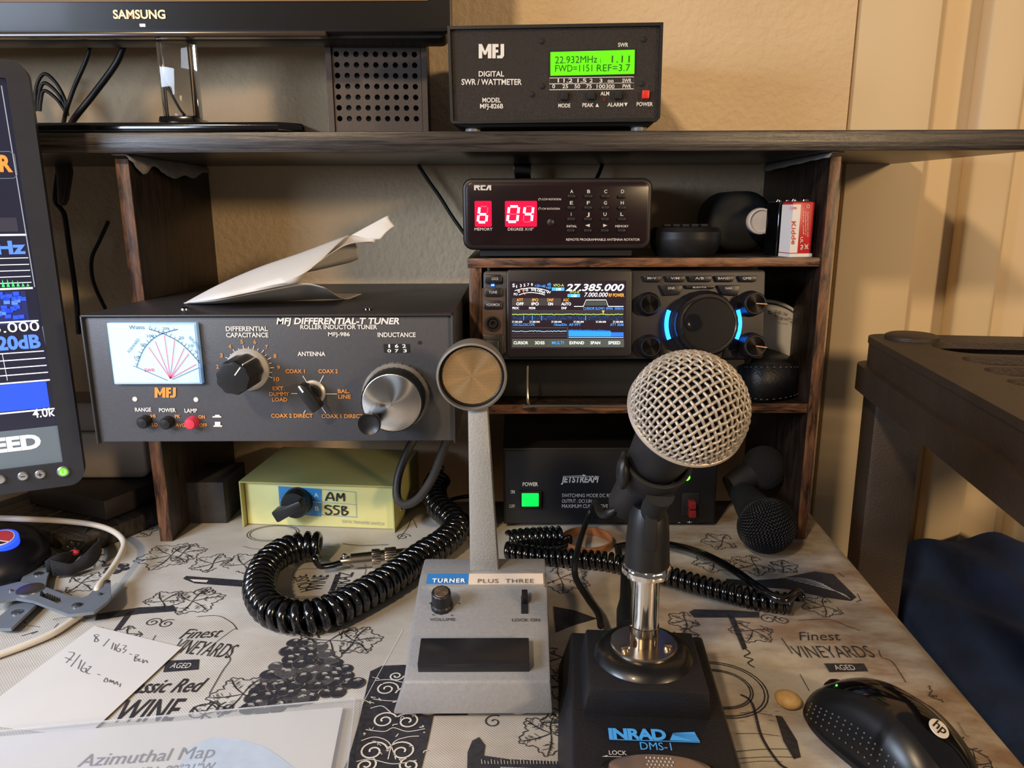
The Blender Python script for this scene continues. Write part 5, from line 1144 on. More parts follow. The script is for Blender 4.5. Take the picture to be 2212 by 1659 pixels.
# foot paddle at the very front
pp_ = FIs.at(1425, 1668, 0.001); MB().latheY(0, 0, [(0.030, 0), (0.0295, 0.0015), (0.028, 0.0022)], 48).xf(Matrix.Translation((pp_[0], 0, pp_[1])) @ Matrix.Diagonal((1, 1, 0.36, 1))).xf(MI).build('paddle_surround', M_rub, im)
pd = MB().latheY(0, 0, [(0.0255, 0.002), (0.025, 0.0042), (0.023, 0.0048)], 48).xf(Matrix.Translation((pp_[0], 0, pp_[1])) @ Matrix.Diagonal((1, 1, 0.32, 1))).xf(MI).build('press_paddle', mat('paddle_metal', '#b09f98', 0.3, 0.85, var=0.08), im)
st_ = MB()
for j in range(5):
    for k in range(7):
        st_.lathe([(0.0009, 0.0), (0.0002, 0.0009)], 4, MI @ Matrix.Translation((pp_[0]-0.006+0.002*k+0.001*(j % 2), -0.0047, pp_[1]+0.005-0.0022*j)) @ Matrix.Rotation(math.pi/2, 4, 'X'))
tag(st_.build('grip_studs', M_nickel, pd, smooth=False), kind='stuff')
# ------------------------------------------------------------------ coiled and plain cords on the cloth
def cord(name, mb, label, group=None, m=None): return tag(mb.build(name, m or M_coil, ang=80), label, 'cord', group)
R1, r1 = 0.0094, 0.0036; zc1 = R1+r1+0.0006
pth = [G(x, y, zc1) for x, y in ((692, 1180), (655, 1180), (612, 1192), (575, 1222), (560, 1270), (580, 1312), (630, 1332), (700, 1325), (770, 1292), (840, 1252), (905, 1205), (960, 1170), (985, 1140))]
pth += [G(x, y, z) for x, y, z in ((972, 1115, .016), (945, 1090, .018), (938, 1055, .022), (955, 1025, .03))]
mb, hel = coil(pth, R1, r1, 0.0078)
q = hel[0]; st = [q+Vector((0, 0, 0)), G(688, 1212, .012), G(705, 1224, .008), G(735, 1218, .009)]
mb.tube(smooth([hel[0], G(680, 1205, .018), G(690, 1222, .010), G(712, 1222, .008), G(742, 1214, .0085)], 6), 0.0026, 8)
cc = cord('coiled_cord', mb, 'thick glossy black coiled cord curling left of the grey microphone base')
cA, cB = G(740, 1213, .0085), G(905, 1197, .0085); L_ = (cB-cA).length; dv = (cB-cA).normalized()
zz = Vector((0, 0, 1)); yy_ = zz.cross(dv).normalized(); CM = Matrix(((yy_.x, 0, dv.x, cA.x), (yy_.y, 0, dv.y, cA.y), (yy_.z, 1, dv.z, cA.z), (0, 0, 0, 1)))
cn = thing('microphone_plug', 'nickel screw-on microphone plug at the end of the thick coiled cord', 'connector', (cA.x, cA.y, 0.0006))
TI = Matrix.Translation((-cA.x, -cA.y, -0.0006)) @ CM
MB().lathe([(0.0034, -0.002), (0.0040, 0.0), (0.0044, L_*0.09), (0.0062, L_*0.11), (0.0064, L_*0.38)], 32, TI).build('strain_relief', M_nickel, cn)
MB().lathe([(0.0076, L_*0.38), (0.0078, L_*0.40), (0.0078, L_*0.47), (0.0074, L_*0.49)], 60, TI, lobes=30, amp=0.02).build('knurled_ring', M_nickel, cn)
MB().lathe([(0.0068, L_*0.48), (0.0068, L_*0.55)], 32, TI).build('barrel', M_nickel, cn)
MB().lathe([(0.0078, L_*0.55), (0.0081, L_*0.57), (0.0081, L_*0.68), (0.0077, L_*0.70)], 60, TI, lobes=30, amp=0.02).build('knurled_ring', M_nickel, cn)
MB().lathe([(0.0064, L_*0.70), (0.0062, L_*0.94), (0.005, L_*0.98), (0.003, L_*1.0)], 32, TI).build('shell', M_nickel, cn)
for t_ in (0.03, 0.97): MB().sphere((0, 0.0052, L_*t_), 0.0022, 10, 8).xf(TI).build('clamp_screw', M_chrome, cn)
R2_, r2 = 0.0060, 0.0025; z2 = R2_+r2+0.0006
mb, hel = coil([G(x, y, z2) for x, y in ((1095, 1190), (1160, 1200), (1240, 1206), (1320, 1214), (1400, 1232), (1470, 1252), (1560, 1277), (1640, 1296), (1712, 1305))], R2_, r2, 0.0056)
e = G(1712, 1303, z2)
mb.tube(smooth([hel[-1], G(1732, 1292, .016), G(1722, 1280, .020), G(1690, 1296, .020), G(1640, 1270, .021), G(1590, 1235, .019), G(1530, 1202, .016), G(1470, 1182, .010), G(1400, 1172, .006), G(1330, 1182, .006)], 8), 0.0032, 10)
cord('coiled_cord', mb, 'long coiled cord running behind the chrome post and looping back at its far end')
z3 = 0.008
mb, hel = coil([G(x, y, z) for x, y, z in ((1100, 1168, .012), (1135, 1163, .012), (1175, 1160, .012), (1212, 1159, .012))], .0072, r2, 0.0056)
mb.tube(smooth([hel[-1], G(1228, 1160, .014), G(1230, 1172, .008), G(1205, 1182, .005), G(1150, 1188, .005), G(1092, 1193, .005)], 8), 0.0026, 10)
cord('coiled_cord', mb, 'short coiled cord lying against the front of the power supply')
mb, hel = coil([G(x, y, z) for x, y, z in ((962, 1108, .012), (985, 1118, .012), (1008, 1128, .012))], .0055, .0022, 0.0056)
mb.tube(smooth([hel[0], G(950, 1100, .02), G(960, 1085, .01), G(990, 1075, .006), G(1030, 1070, .006)], 6), .0022, 8)
cord('coiled_cord', mb, 'thin coiled cord tucked inside the bend of the thick coiled cord')
def plain(name, pts, r, label, m=None, group='cables lying on the tablecloth'):
    return tag(MB().tube(smooth(pts, 8), r, 10).build(name, m or M_cable, ang=80), label, 'cable', group)
he = FI.M @ BM @ Vector((0, 0, -0.106))
plain('microphone_cable', [he, he+Vector((-0.012, 0.012, -0.012)), G(1285, 1085, .040), G(1262, 1140, .014), G(1245, 1200, .020), G(1243, 1245, .012), G(1268, 1290, .006), G(1292, 1325, .008), G(1298, 1352, .012)], .0026, 'slim black cable from the silver ball microphone into its base')
pb = thing('cable_plug', 'black ribbed plug pushed into the back of the foot-switch base', 'connector', tuple(G(1355, 1340, .004)))
a_ = G(1350, 1240, .010); b2 = G(1356, 1360, .012); o3 = pb.location
MB().tube([Vector(a_)-o3, Vector(a_*0.5+b2*0.5)-o3, Vector(a_*0.3+b2*0.7)-o3, Vector(b2)-o3], [0.0034, 0.005, 0.0075, 0.0078], 20).build('plug_shell', M_blk, pb)
MB().tube(smooth([G(1335, 1185, .008)-o3, G(1340, 1215, .009)-o3, a_-o3], 5), 0.0030, 10).build('cable_tail', M_cable, pb)
plain('coax_cable', [P(985, 900, .60), P(960, 965, .60), P(935, 1030, .605), P(905, 1075, .615), P(875, 1090, .625), P(858, 1075, .635), P(860, 1030, .645), P(880, 975, .65), P(905, 930, .655)], .0038, 'grey-black coaxial cable looping beside the pale green switch box', mat('grey_cable', '#34312e', 0.5), None)
# ------------------------------------------------------------------ tape ring, pebble
g = G(1268, 1178); tr = thing('tape_ring', 'narrow copper-brown ring lying on the cloth before the power supply', 'ring', (g.x, g.y, 0.0006))
Rr = 0.0225
vs, fs = holed(circ(0, 0, Rr+0.0004, 56), [circ(0, 0, Rr-0.0010, 56)], 0.0075)
MB().add([(a_, b_, c+0.00375) for a_, b_, c in vs], fs).build('band', mat('copper_band', '#a86f48', 0.3, 0.35, var=0.1), tr)
g = G(1700, 1528); pbl = MB().sphere((0, 0, 0), 0.0085, 20, 14, 1.0, 0.75, 0.55)
random.seed(5); pbl.v = [tuple(Vector(p)*(1+0.05*math.sin(p[0]*330+1)+0.04*math.sin(p[1]*420+p[2]*200))) for p in pbl.v]
o = pbl.build('pebble', mat('tan_pebble', '#c9a36a', 0.6, var=0.15, vscale=200, bump=0.2, bscale=300)); o.location = (g.x, g.y, 0.0054); o.rotation_euler = (0, 0, -0.7); tag(o, 'small smooth tan pebble beside the mouse on the cloth', 'pebble')
# ------------------------------------------------------------------ computer mouse
ms = G(1915, 1590, .015)
FMo = Frame((ms.x, ms.y, 0.0006), 0, 0)
mo = thing('computer_mouse', 'glossy black computer mouse with round white logo at the cloth edge', 'mouse', None)
d1 = G(1775, 1487, .012); d2 = G(2060, 1700, .012); dirv = (d2-d1).normalized(); ang_ = math.atan2(dirv.y, dirv.x)
mo.matrix_world = Matrix.Translation(((d1.x+d2.x)/2+0.004, (d1.y+d2.y)/2, 0.0006)) @ Matrix.Rotation(ang_, 4, 'Z')
Ln = (d2-d1).length+0.012
def mouse_shell(z0f, zs, ws, nu=40, nv=16, ylo=-1, yhi=1):
    vs = []; fs = []
    for i in range(nu+1):
        u = -1+2*i/nu; X = u*Ln/2
        wid = 0.0285*ws*(1-abs(u)**3.2)**0.42*(1-0.10*math.cos(u*2.6)*(1 if u < 0.2 else 0.4))
        hgt = 0.034*zs*((1-abs(u)**2.6)**0.5)*(0.80+0.22*math.cos((u-0.15)*2.0))
        for k in range(nv+1):
            v = ylo+(yhi-ylo)*k/nv; Y = wid*v; Z = hgt*(max(0, 1-abs(v)**2.8))**0.55*z0f+0.0015
            vs.append((X, Y, Z))
    for i in range(nu):
        for k in range(nv): a0 = i*(nv+1)+k; fs.append((a0, a0+1, a0+nv+2, a0+nv+1))
    return MB().add(vs, fs)
MB().prismZ([(x_*Ln/2, s2*0.0280*(1-abs(x_)**3.2)**0.42) for s2, rg in ((1, range(-19, 20)), (-1, range(19, -20, -1))) for x_ in [k/20 for k in rg]], 0.0, 0.003).build('underside', M_blkm, mo)
mouse_shell(1.0, 1.0, 0.99, yhi=1).build('side_grip', mat('mouse_grip', '#141416', 0.33, var=0.1), mo, ang=80)
mouse_shell(1.02, 1.02, 0.84).build('top_shell', M_blkg, mo, ang=80)
dt = MB()
def mz(u, v, zs=1.0, ws=0.99):
    wid = 0.0285*ws*(1-abs(u)**3.2)**0.42*(1-0.10*math.cos(u*2.6)*(1 if u < 0.2 else 0.4)); hgt = 0.034*zs*((1-abs(u)**2.6)**0.5)*(0.80+0.22*math.cos((u-0.15)*2.0))
    return Vector((u*Ln/2, wid*v, hgt*(max(0, 1-abs(v)**2.8))**0.55+0.0015))
for i in range(17):
    for k in range(4): dt.sphere(tuple(mz(-0.72+0.085*i, -(0.870+0.036*k))), 0.00055, 6, 4)
tag(dt.build('grip_dots', mat('dot_grey', '#6a6a6e', 0.4), mo), kind='stuff')
wl = mz(-0.82, 0.02); MB().lathe([(0.0075, -0.003), (0.0082, 0), (0.0075, 0.003)], 24, Matrix.Translation((wl.x+0.003, wl.y, wl.z-0.0052)) @ Matrix.Rotation(math.pi/2, 4, 'X')).build('scroll_wheel', M_rub, mo)
lg = mz(0.52, 0.12, 1.02, 0.84); l2 = mz(0.56, 0.12, 1.02, 0.84); l3 = mz(0.52, 0.18, 1.02, 0.84); tX = (l2-lg).normalized(); tY = (l3-lg).normalized(); nZ = tX.cross(tY).normalized()
LM = Matrix(((tX.x, tY.x, nZ.x, lg.x), (tX.y, tY.y, nZ.y, lg.y), (tX.z, tY.z, nZ.z, lg.z), (0, 0, 0, 1)))
lgm = MB().lathe([(0.0052, -0.0004), (0.0052, 0.0005), (0.005, 0.0007)], 32, LM).build('logo_disc', mat('logo_white', '#d6cdbf', 0.5), mo)
vs, fs = glyphs('hp', 0.01, 0.25); 
MB().add([LM @ Matrix.Rotation(0.5, 4, 'Z') @ Vector(((v.x-0.55)*0.0068, (v.y-0.22)*0.0085, 0.001)) for v in vs], fs).build('logo_letters', M_blk, lgm, smooth=False)
gl = mz(-0.60, -0.42, 1.03, 0.84); MB().sphere(tuple(gl), 0.0007, 8, 6).build('green_led', em('led_green_small', '#48ff50', 5.0), mo)
# ------------------------------------------------------------------ dark microphones by the right upright
M_mesh = mat('black_mesh', '#101013', 0.4, 0.3, var=0.4, vscale=500, bump=0.9, bscale=1100)
def hand_mic(head_px, y, rh, hdl, label, foam_):
    c = P(head_px[0], head_px[1], y); c.z = max(c.z, rh+0.0008)
    t = thing('hand_microphone', label, 'microphone', (c.x, c.y, 0.0006)); o_ = Vector(t.location)
    MB().sphere(tuple(c-o_), rh*(1 if foam_ else 0.95), 32, 20, 1, 1, 1.05 if foam_ else 1).build('foam_cover' if foam_ else 'mesh_head', mat('black_foam', '#0d0c0e', 0.95, var=0.3, bump=0.6, bscale=500) if foam_ else M_mesh, t)
    e_ = P(hdl[0], hdl[1], hdl[2]); e_.z = max(e_.z, 0.013)
    dv_ = (e_-c); MB().tube([c+dv_*k-o_ for k in (0.25, 0.5, 0.62, 1.0)], [rh*0.72, rh*0.62, 0.0135, 0.0105], 24).build('handle', M_blkm, t)
    if not foam_:
        hz2 = -dv_.normalized(); hx2 = hz2.orthogonal().normalized(); hy2 = hz2.cross(hx2); hc2 = c-o_
        HM = Matrix(((hx2.x, hy2.x, hz2.x, hc2.x), (hx2.y, hy2.y, hz2.y, hc2.y), (hx2.z, hy2.z, hz2.z, hc2.z), (0, 0, 0, 1)))
        tag(grille(rh, 34, 0.00045, 0.0004, 0.3, math.radians(100)).xf(HM).build('wire_grille', mat('black_wire', '#2a2a2e', 0.3, 0.5), t, ang=80), kind='stuff')
        dn_ = dv_.normalized(); q = dn_.orthogonal().normalized(); w2 = dn_.cross(q)
        MB().tube([c-o_+(q*math.cos(2*math.pi*k/40)+w2*math.sin(2*math.pi*k/40))*rh*1.0+dn_*0.002 for k in range(40)], 0.0014, 8, closed=True).build('head_band', M_blk, t)
    return t
hand_mic((1656, 1135), .600, 0.0240, (1588, 1045, .70), 'black mesh-headed microphone lying on the cloth against the right upright', False)
hand_mic((1650, 1012), .690, 0.0215, (1575, 1050, .68), 'black foam-covered microphone resting behind the mesh-headed one', True)
# ------------------------------------------------------------------ left screen, turned towards the chair
FL = Frame(tuple(P(186, 1044, .575)), 0, 25)
lm = thing('side_monitor', 'dark framed monitor at an angle showing blue spectrum bars and white digits', 'monitor', FL.M)
A = lambda x, y, o=0: FL.at(x, y, o)
zt_ = A(78, 132)[1]; WL = 0.46
M_lb = mat('side_bezel', '#23242a', 0.42, var=0.12)
vs, fs = holed(rr(-WL, 0, 0, zt_, 0.012, 6), [rr(-WL+0.02, A(136, 990)[0]-0.0005, A(136, 1000)[1], A(5, 168)[1], 0.001, 2)], 0.014)
MB().add([(x, z_+0.007, y) for x, y, z_ in vs], fs).build('front_bezel', M_lb, lm, bevel=0.002)
MB().prismY(rr(-WL+0.004, -0.002, 0.003, zt_-0.003, 0.012), 0.014, 0.034).build('back_shell', M_blk, lm, bevel=0.006, seg=3)
sx1 = A(136, 990)[0]; sz0 = A(136, 998)[1]; sz1 = A(5, 168)[1]
M_ls = mat('side_screen', '#1d1c26', 0.25, var=0.05, emit=0.35, ecol='#3a3c58')
sc_ = MB().box(-WL+0.02, sx1, 0.004, 0.006, sz0, sz1).build('screen', M_ls, lm, smooth=False)
Lt = Letter(FL, sc_, -0.0035)
def sbar(px, y0, y1, m, off=-0.0036, x0=-WL+0.02):
    a_, b2 = A(px, y1, off), A(px, y0, off); Lt.get(m).add([(x0, -off, a_[1]), (a_[0], -off, a_[1]), (a_[0], -off, b2[1]), (x0, -off, b2[1])], [(0, 1, 2, 3)])
E2w = em('mon_white', '#e8eef4', 0.9); E2b = em('mon_blue', '#4a78ff', 0.9); E2db = em('mon_fill', '#1f49e6', 0.75); E2o = em('mon_orange', '#ff8030', 0.9); E2g = em('mon_grey', '#5b666e', 0.45); E2gn = em('mon_green', '#3fd070', 0.7); E2n = em('mon_navy', '#15205a', 0.5); E2dk = em('mon_dark', '#2c2a3a', 0.35)
sbar(40, 470, 500, E2dk, -0.0038); sbar(65, 628, 700, E2n, -0.0038)
sbar(58, 505, 509, E2w)
for px, y in ((61, 556), (63, 570), (65, 583), (66, 596), (68, 609), (71, 620)): sbar(px, y, y+(4 if y > 615 else 1.6), E2w)
random.seed(11)
for k in range(60):
    x_ = -0.15+0.19*k/60; a_ = A(68, 618, -0.0034); h = random.uniform(0.001, 0.006)
    if x_ < a_[0]: Lt.get(E2gn).add([(x_-0.001, 0.0034, a_[1]), (x_+0.001, 0.0034, a_[1]), (x_, 0.0034, a_[1]+h)], [(0, 1, 2)])
for k in range(40):
    a_ = A(60-random.random()*180, 635+random.random()*55, -0.0033); Lt.get(E2b if k % 4 == 0 else E2db).add([(a_[0]-0.004, 0.0033, a_[1]), (a_[0], 0.0033, a_[1]), (a_[0], 0.0033, a_[1]+0.003), (a_[0]-0.004, 0.0033, a_[1]+0.003)], [(0, 1, 2, 3)])
sbar(83, 691, 694, E2w); sbar(108, 819, 822, E2w); sbar(108, 823, 880, E2db); sbar(118, 881, 884, E2w)
for px, y in ((95, 757), (98, 772), (101, 788), (104, 803)): sbar(px, y, y+2, E2w)
sbar(136, 918, 1000, E2g)
for x_ in (12,):
    Lt.line([(5, 765), (16, 822)], 1.0, E2w)
Lt.line([(-120, 330), (20, 327), (31, 333), (37, 378), (30, 385), (-120, 388)], 2.0, E2g)
def ln(px0, py0, px1, py1): Lt.line([(px0, py0), (px1, py1)], 2.4, em('mon_rule', '#8a93a0', 0.5))
ln(3, 185, 75, 620)
ln(92, 705, 128, 905)
Lt.t('RF POWER', -190, 28, 370, 33, E2o, 0.04, lev=True); Lt.t('500kHz', -120, 57, 547, 26, E2b, 0.04, lev=True); Lt.t('27.475.000', -130, 86, 714, 20, E2w, 0.0, lev=True)
Lt.t('ATT 20dB', -110, 89, 750, 27, E2b, 0.04, lev=True); Lt.t('4.0k', 71, 119, 898, 18, E2w, 0.01, lev=True); Lt.t('SPEED', -80, 90, 966, 28, em('mon_bright', '#f4f8f8', 0.95), 0.045, lev=True)
Lt.done('screen_readout')
M_btn = mat('silver_button', '#b4b3b2', 0.3, 0.8, var=0.05)
for px, py, gl_ in ((1, 1035, 0), (50, 1028, 0), (87, 1024, 0), (137, 1018, 1)):
    x, z = A(px, py); r_ = 0.0037 if not gl_ else 0.0045
    b3 = MB().latheY(x, z, [(r_, 0.0), (r_, 0.0012), (r_*0.8, 0.002), (r_*0.3, 0.0022)], 24).build('button', M_btn, lm)
    if gl_:
        lt = MB().latheY(x, z, [(r_*0.7, 0.0018), (r_*0.68, 0.0025)], 20).build('power_glow', em('power_green', '#58e020', 1.6), b3)
        pts = [Vector((x+0.0016*math.cos(math.radians(a_)), -0.0027, z+0.0016*math.sin(math.radians(a_)))) for a_ in range(130, 411, 20)]
        MB().tube(pts, 0.0003, 5).build('power_symbol', M_wht2, lt)
    elif px > 10:
        MB().box(x-0.0016, x+0.0016, -0.0026, -0.0021, z-0.0003, z+0.0003).build('symbol', M_blkm, b3)
        if px == 87: MB().box(x-0.0003, x+0.0003, -0.0026, -0.0021, z-0.0016, z+0.0016).build('symbol', M_blkm, b3)
zb_l = FL.M.translation.z
MB().box(-WL/2-0.03, -WL/2+0.03, 0.022, 0.036, -zb_l+0.012, 0.05).build('stand_neck', M_blk, lm, bevel=0.003)
MB().prismZ(rr(-WL/2-0.13, -WL/2+0.07, -0.03, 0.13, 0.02), -zb_l+0.0008, -zb_l+0.012).build('stand_base', M_blk, lm, bevel=0.003)
# ------------------------------------------------------------------ stacked dark boards
def slab(name, c, d, z0, z1, LA, LB, label, m, grooves=0, group='stacked dark boards'):
    c = Vector((c.x, c.y, 0)); d = Vector((d.x, d.y, 0)); u = (d-c).normalized(); v = Vector((-u.y, u.x, 0))
    M = Matrix(((u.x, v.x, 0, c.x), (u.y, v.y, 0, c.y), (0, 0, 1, 0), (0, 0, 0, 1)))
    t = thing(name, label, 'board', M @ Matrix.Translation((0, 0, z0)), group)
    if grooves:
        w_ = LB/grooves
        for k in range(grooves): MB().box(0, LA, k*w_+0.0003, (k+1)*w_-0.0003, 0.0, z1-z0-0.0004*(k % 2)).build('plank', m, t, bevel=0.0008)
    else: MB().box(0, LA, 0, LB, 0.0, z1-z0).build('panel', m, t, bevel=0.0015)
    return t
slab('riser_board', G(172, 1168, .016), G(332, 1103, .016), 0.0006, 0.016, 0.115, 0.16, 'dark grooved wooden board lying under the left screen', M_riser, 8)
slab('riser_block', G(225, 1083, .036), G(335, 1040, .036), 0.0166, 0.036, 0.095, 0.11, 'smaller dark block stacked on the grooved board', mat('dark_block', '#2a2521', 0.5, var=0.25, vscale=50))
# ------------------------------------------------------------------ pale grey box behind the left screen
p0, p1 = P(60, 1000, .70), P(316, 1000, .70)
gb = thing('grey_box', 'pale grey plastic box standing on the dark boards behind the left screen', 'box', ((p0.x+p1.x)/2, .70, 0.0366))
w2 = (p1.x-p0.x)/2; zt2 = P(250, 872, .70).z-0.0366
M_gp = mat('pale_grey_plastic', '#a9a099', 0.5, var=0.05)
MB().prismY(rr(-w2, w2, 0.0, 0.62*zt2, 0.008), 0.0, 0.055).build('lower_shell', M_gp, gb, bevel=0.003, seg=3)
MB().prismY(rr(-w2+0.004, w2-0.003, 0.62*zt2, zt2, 0.004), 0.004, 0.052).build('shaded_upper_shell', mat('grey_shell_shaded', '#8c837d', 0.5, var=0.05), gb, bevel=0.002)  # same plastic in a darker tone, painting the shadow on the upper part
# ------------------------------------------------------------------ round gadget with glowing badge
g = G(-30, 1238, .0); gd = thing('round_gadget', 'dark domed gadget with red badge in a glowing blue ring', 'gadget', (g.x, g.y, 0.0006))
M_gd = mat('midnight_shell', '#14151f', 0.35, var=0.15)
MB().lathe([(0.046, 0.0), (0.048, 0.006), (0.047, 0.016), (0.040, 0.027), (0.028, 0.033), (0.012, 0.036), (0.004, 0.0365)], 56).build('shell', M_gd, gd)
q = G(2, 1163, .036)-Vector(gd.location)
TB = Matrix.Translation((q.x, q.y, 0.0335)) @ Matrix.Rotation(math.radians(8), 4, 'Y') @ Matrix.Rotation(math.radians(14), 4, 'X')
bd_ = MB().lathe([(0.0125, -0.004), (0.0125, 0.0018), (0.0115, 0.0024)], 40, TB).build('badge_ring', em('blue_ring', '#2448ff', 1.6), gd)
MB().lathe([(0.0098, 0.0020), (0.0096, 0.0030)], 36, TB).build('badge', mat('badge_white', '#d9cfcd', 0.4), bd_)
MB().prismZ([(0.0088*math.cos(math.radians(a_)), 0.0088*math.sin(math.radians(a_))) for a_ in range(-20, 201, 20)], 0.0030, 0.0034).xf(TB).build('badge_red', mat('badge_red', '#a0343c', 0.4), bd_)
MB().prismZ([(0.0088*math.cos(math.radians(a_)), 0.0088*math.sin(math.radians(a_))) for a_ in range(210, 331, 20)], 0.0030, 0.0034).xf(TB).build('badge_black', M_blkm, bd_)
# ------------------------------------------------------------------ grey riveted clamp
def c1(cx, cy): return (0.2049*cx, 1090+0.2049*cy)
cl0 = G(62, 1275, 0.0)
ct = thing('clamp_tool', 'grey metal ratchet clamp of riveted plates lying on the cloth', 'clamp', (cl0.x, cl0.y, 0.0006))
M_ct = mat('clamp_grey', '#78808a', 0.4, 0.35, var=0.06); M_ct2 = mat('clamp_dark', '#3f464c', 0.45, 0.3, var=0.1)
def gz(poly, z): return [(v.x-cl0.x, v.y-cl0.y) for v in (G(*c1(a_, b2), z) for a_, b2 in poly)]
plA = [(-120, 900), (0, 870), (200, 820), (420, 850), (700, 960), (860, 990), (930, 965), (1040, 850), (1110, 775), (1165, 810), (1170, 980), (1130, 1030), (990, 1135), (730, 1165), (350, 1020), (170, 990), (0, 1020), (-120, 1060)]
slot = [(430, 905), (655, 1005), (650, 1035), (610, 1048), (420, 970)]
plB = [(215, 815), (260, 730), (470, 570), (560, 555), (578, 575), (545, 660), (500, 760), (480, 850), (420, 980), (380, 1060), (120, 1310), (0, 1312), (-60, 1300), (0, 1180), (100, 1100), (150, 1005), (170, 900)]
z_b, z_a = 0.0060, 0.0125
def plate(poly, z, th, nm, m, holes=()):
    q = gz(poly, z); hs = [gz(h, z) for h in holes]; vs, fs = holed(q, hs, th)
    return MB().add([(a_, b2, c+z-th/2) for a_, b2, c in vs], fs).build(nm, m, ct, bevel=0.0003, seg=1)
plate(plB, z_b, 0.0024, 'jaw_plate', M_ct); plate(plB, z_b-0.0032, 0.0024, 'jaw_plate', M_ct2)
plate(plA, z_a, 0.0024, 'arm_plate', M_ct, [slot]); plate(plA, z_a-0.0035, 0.0024, 'arm_plate', M_ct2, [slot])
for a_, b2, z, r_, m in ((320, 905, z_a, 0.0098, M_steel), (810, 1075, z_a, 0.0034, M_steel), (1125, 830, z_a, 0.0030, M_steel), (1055, 958, z_a, 0.0016, M_ct2), (115, 922, z_a, 0.0014, M_nickel), (405, 742, z_b, 0.0034, M_steel), (455, 665, z_b, 0.0016, M_ct2), (510, 592, z_b, 0.0030, M_steel), (180, 1148, z_b, 0.0038, M_steel)):
    q = G(*c1(a_, b2), z); MB().lathe([(r_, z-0.0005), (r_*0.97, z+0.0009), (r_*0.6, z+0.0014)], 22, Matrix.Translation((q.x-cl0.x, q.y-cl0.y, 0))).build('pivot' if r_ > 0.009 else 'rivet', m, ct)
rt = MB()
for k in range(6):
    q = G(*c1(490+26*k, 948+10*k), z_a); rt.box(q.x-cl0.x-0.0005, q.x-cl0.x+0.0005, q.y-cl0.y-0.001, q.y-cl0.y+0.001, z_a-0.0024, z_a+0.0002)
tag(rt.build('ratchet_teeth', M_nickel, ct), kind='stuff')
tube_ = lambda pts, r, n=10: MB().tube(smooth(pts, 8), r, n)
wc = [G(-30, 1118, .042), G(50, 1121, .042), G(130, 1125, .03), G(200, 1133, .022), G(245, 1148, .018), G(267, 1170, .016), G(262, 1195, .015), G(240, 1232, .013), G(212, 1268, .013), G(206, 1292, .008), G(180, 1322, .004), G(150, 1345, .0032), G(110, 1370, .0032), G(50, 1395, .0032), G(-20, 1420, .0032)]
tag(tube_(wc, 0.0026).build('white_cable', mat('white_cable', '#cfc9bd', 0.4, var=0.06), ang=80), 'white cable curling round the grey riveted clamp', 'cable')
# webbing strap with buckle
ws = thing('webbing_strap', 'black woven strap loop with steel buckle beside the grey clamp', 'strap', tuple(G(170, 1235, 0.0006)))
wo = Vector(ws.location)
wp = smooth([G(*c1(a_, b2), 0.0)-wo+Vector((0, 0, 0.004)) for a_, b2 in ((500, 790), (640, 740), (760, 660), (860, 540), (930, 440), (985, 415), (1060, 450), (1075, 560), (1000, 680), (860, 750), (740, 790), (560, 800))], 6)
n = len(wp); vs = []
for i, p in enumerate(wp): vs += [p, p+Vector((0, 0, 0.012+0.003*math.sin(i*0.3)))]
o = MB().add(vs, [(2*i, 2*i+1, 2*i+3, 2*i+2) for i in range(n-1)]).build('webbing', mat('black_webbing', '#17181c', 0.8, var=0.3, vscale=900, bump=0.6, bscale=1500), ws, ang=80); sd = o.modifiers.new('t', 'SOLIDIFY'); sd.thickness = 0.0018
q = G(*c1(770, 440), .014)-wo
vs, fs = holed(rr(-0.008, 0.008, -0.006, 0.006, 0.0015), [rr(-0.0045, 0.0045, 0.001, 0.004, 0.0008), rr(-0.0045, 0.0045, -0.004, -0.001, 0.0008)], 0.0014)
MB().add([(a_, b2, c) for a_, b2, c in vs], fs).xf(Matrix.Translation(q) @ Matrix.Rotation(math.radians(25), 4, 'X') @ Matrix.Rotation(math.radians(-12), 4, 'Z')).build('buckle', M_chrome, ws)
q = G(*c1(785, 505), .012)-wo; MB().sphere(tuple(q), 0.0036, 12, 8, 1.2, 0.8, 0.7).build('red_tab', mat('red_tab', '#b02a34', 0.5), ws)
# ------------------------------------------------------------------ papers
def sheet(name, px, z, label, m, cat='paper', group=None, th=0.0003, lift=None):
    q = [G(x, y, z) for x, y in px]; c = sum(q, Vector())/len(q); o = MB()
    N_ = 12; vs = []
    for i in range(N_+1):
        for j in range(N_+1):
            u, v = i/N_, j/N_; p = (q[0]*(1-u)+q[1]*u)*(1-v)+(q[3]*(1-u)+q[2]*u)*v-c
            p.z = (lift(u, v) if lift else 0); vs.append(p)
    fs = [(i*(N_+1)+j, i*(N_+1)+j+1, (i+1)*(N_+1)+j+1, (i+1)*(N_+1)+j) for i in range(N_) for j in range(N_)]
    o = o.add(vs, fs).build(name, m, smooth=False); o.location = (c.x, c.y, z); sd = o.modifiers.new('t', 'SOLIDIFY'); sd.thickness = th; sd.offset = -1; return tag(o, label, cat, group)
nt = sheet('note_paper', ((203, 1352), (393, 1398), (185, 1592), (-75, 1560)), 0.0014, 'white note with handwritten numbers lying by the clamp', M_paper, lift=lambda u, v: 0.0)
FTb = Frame((0, 0.5, 0.0), 90, 0)         # the cloth surface as a page
def topage(L, ob):
    inv = ob.matrix_world.inverted() if False else Matrix.Translation(ob.location).inverted()
    for mb, m in L.mb.values(): mb.xf(inv @ FTb.M)
Lt = Letter(FTb, nt, 0.0017); M_pen = mat('pen_ink', '#55545c', 0.6)
def scr(pts, w_=1.5): Lt.line([(v.x, v.y) for v in smooth([Vector((a_, b2, 0)) for a_, b2 in pts], 6)], w_, M_pen)
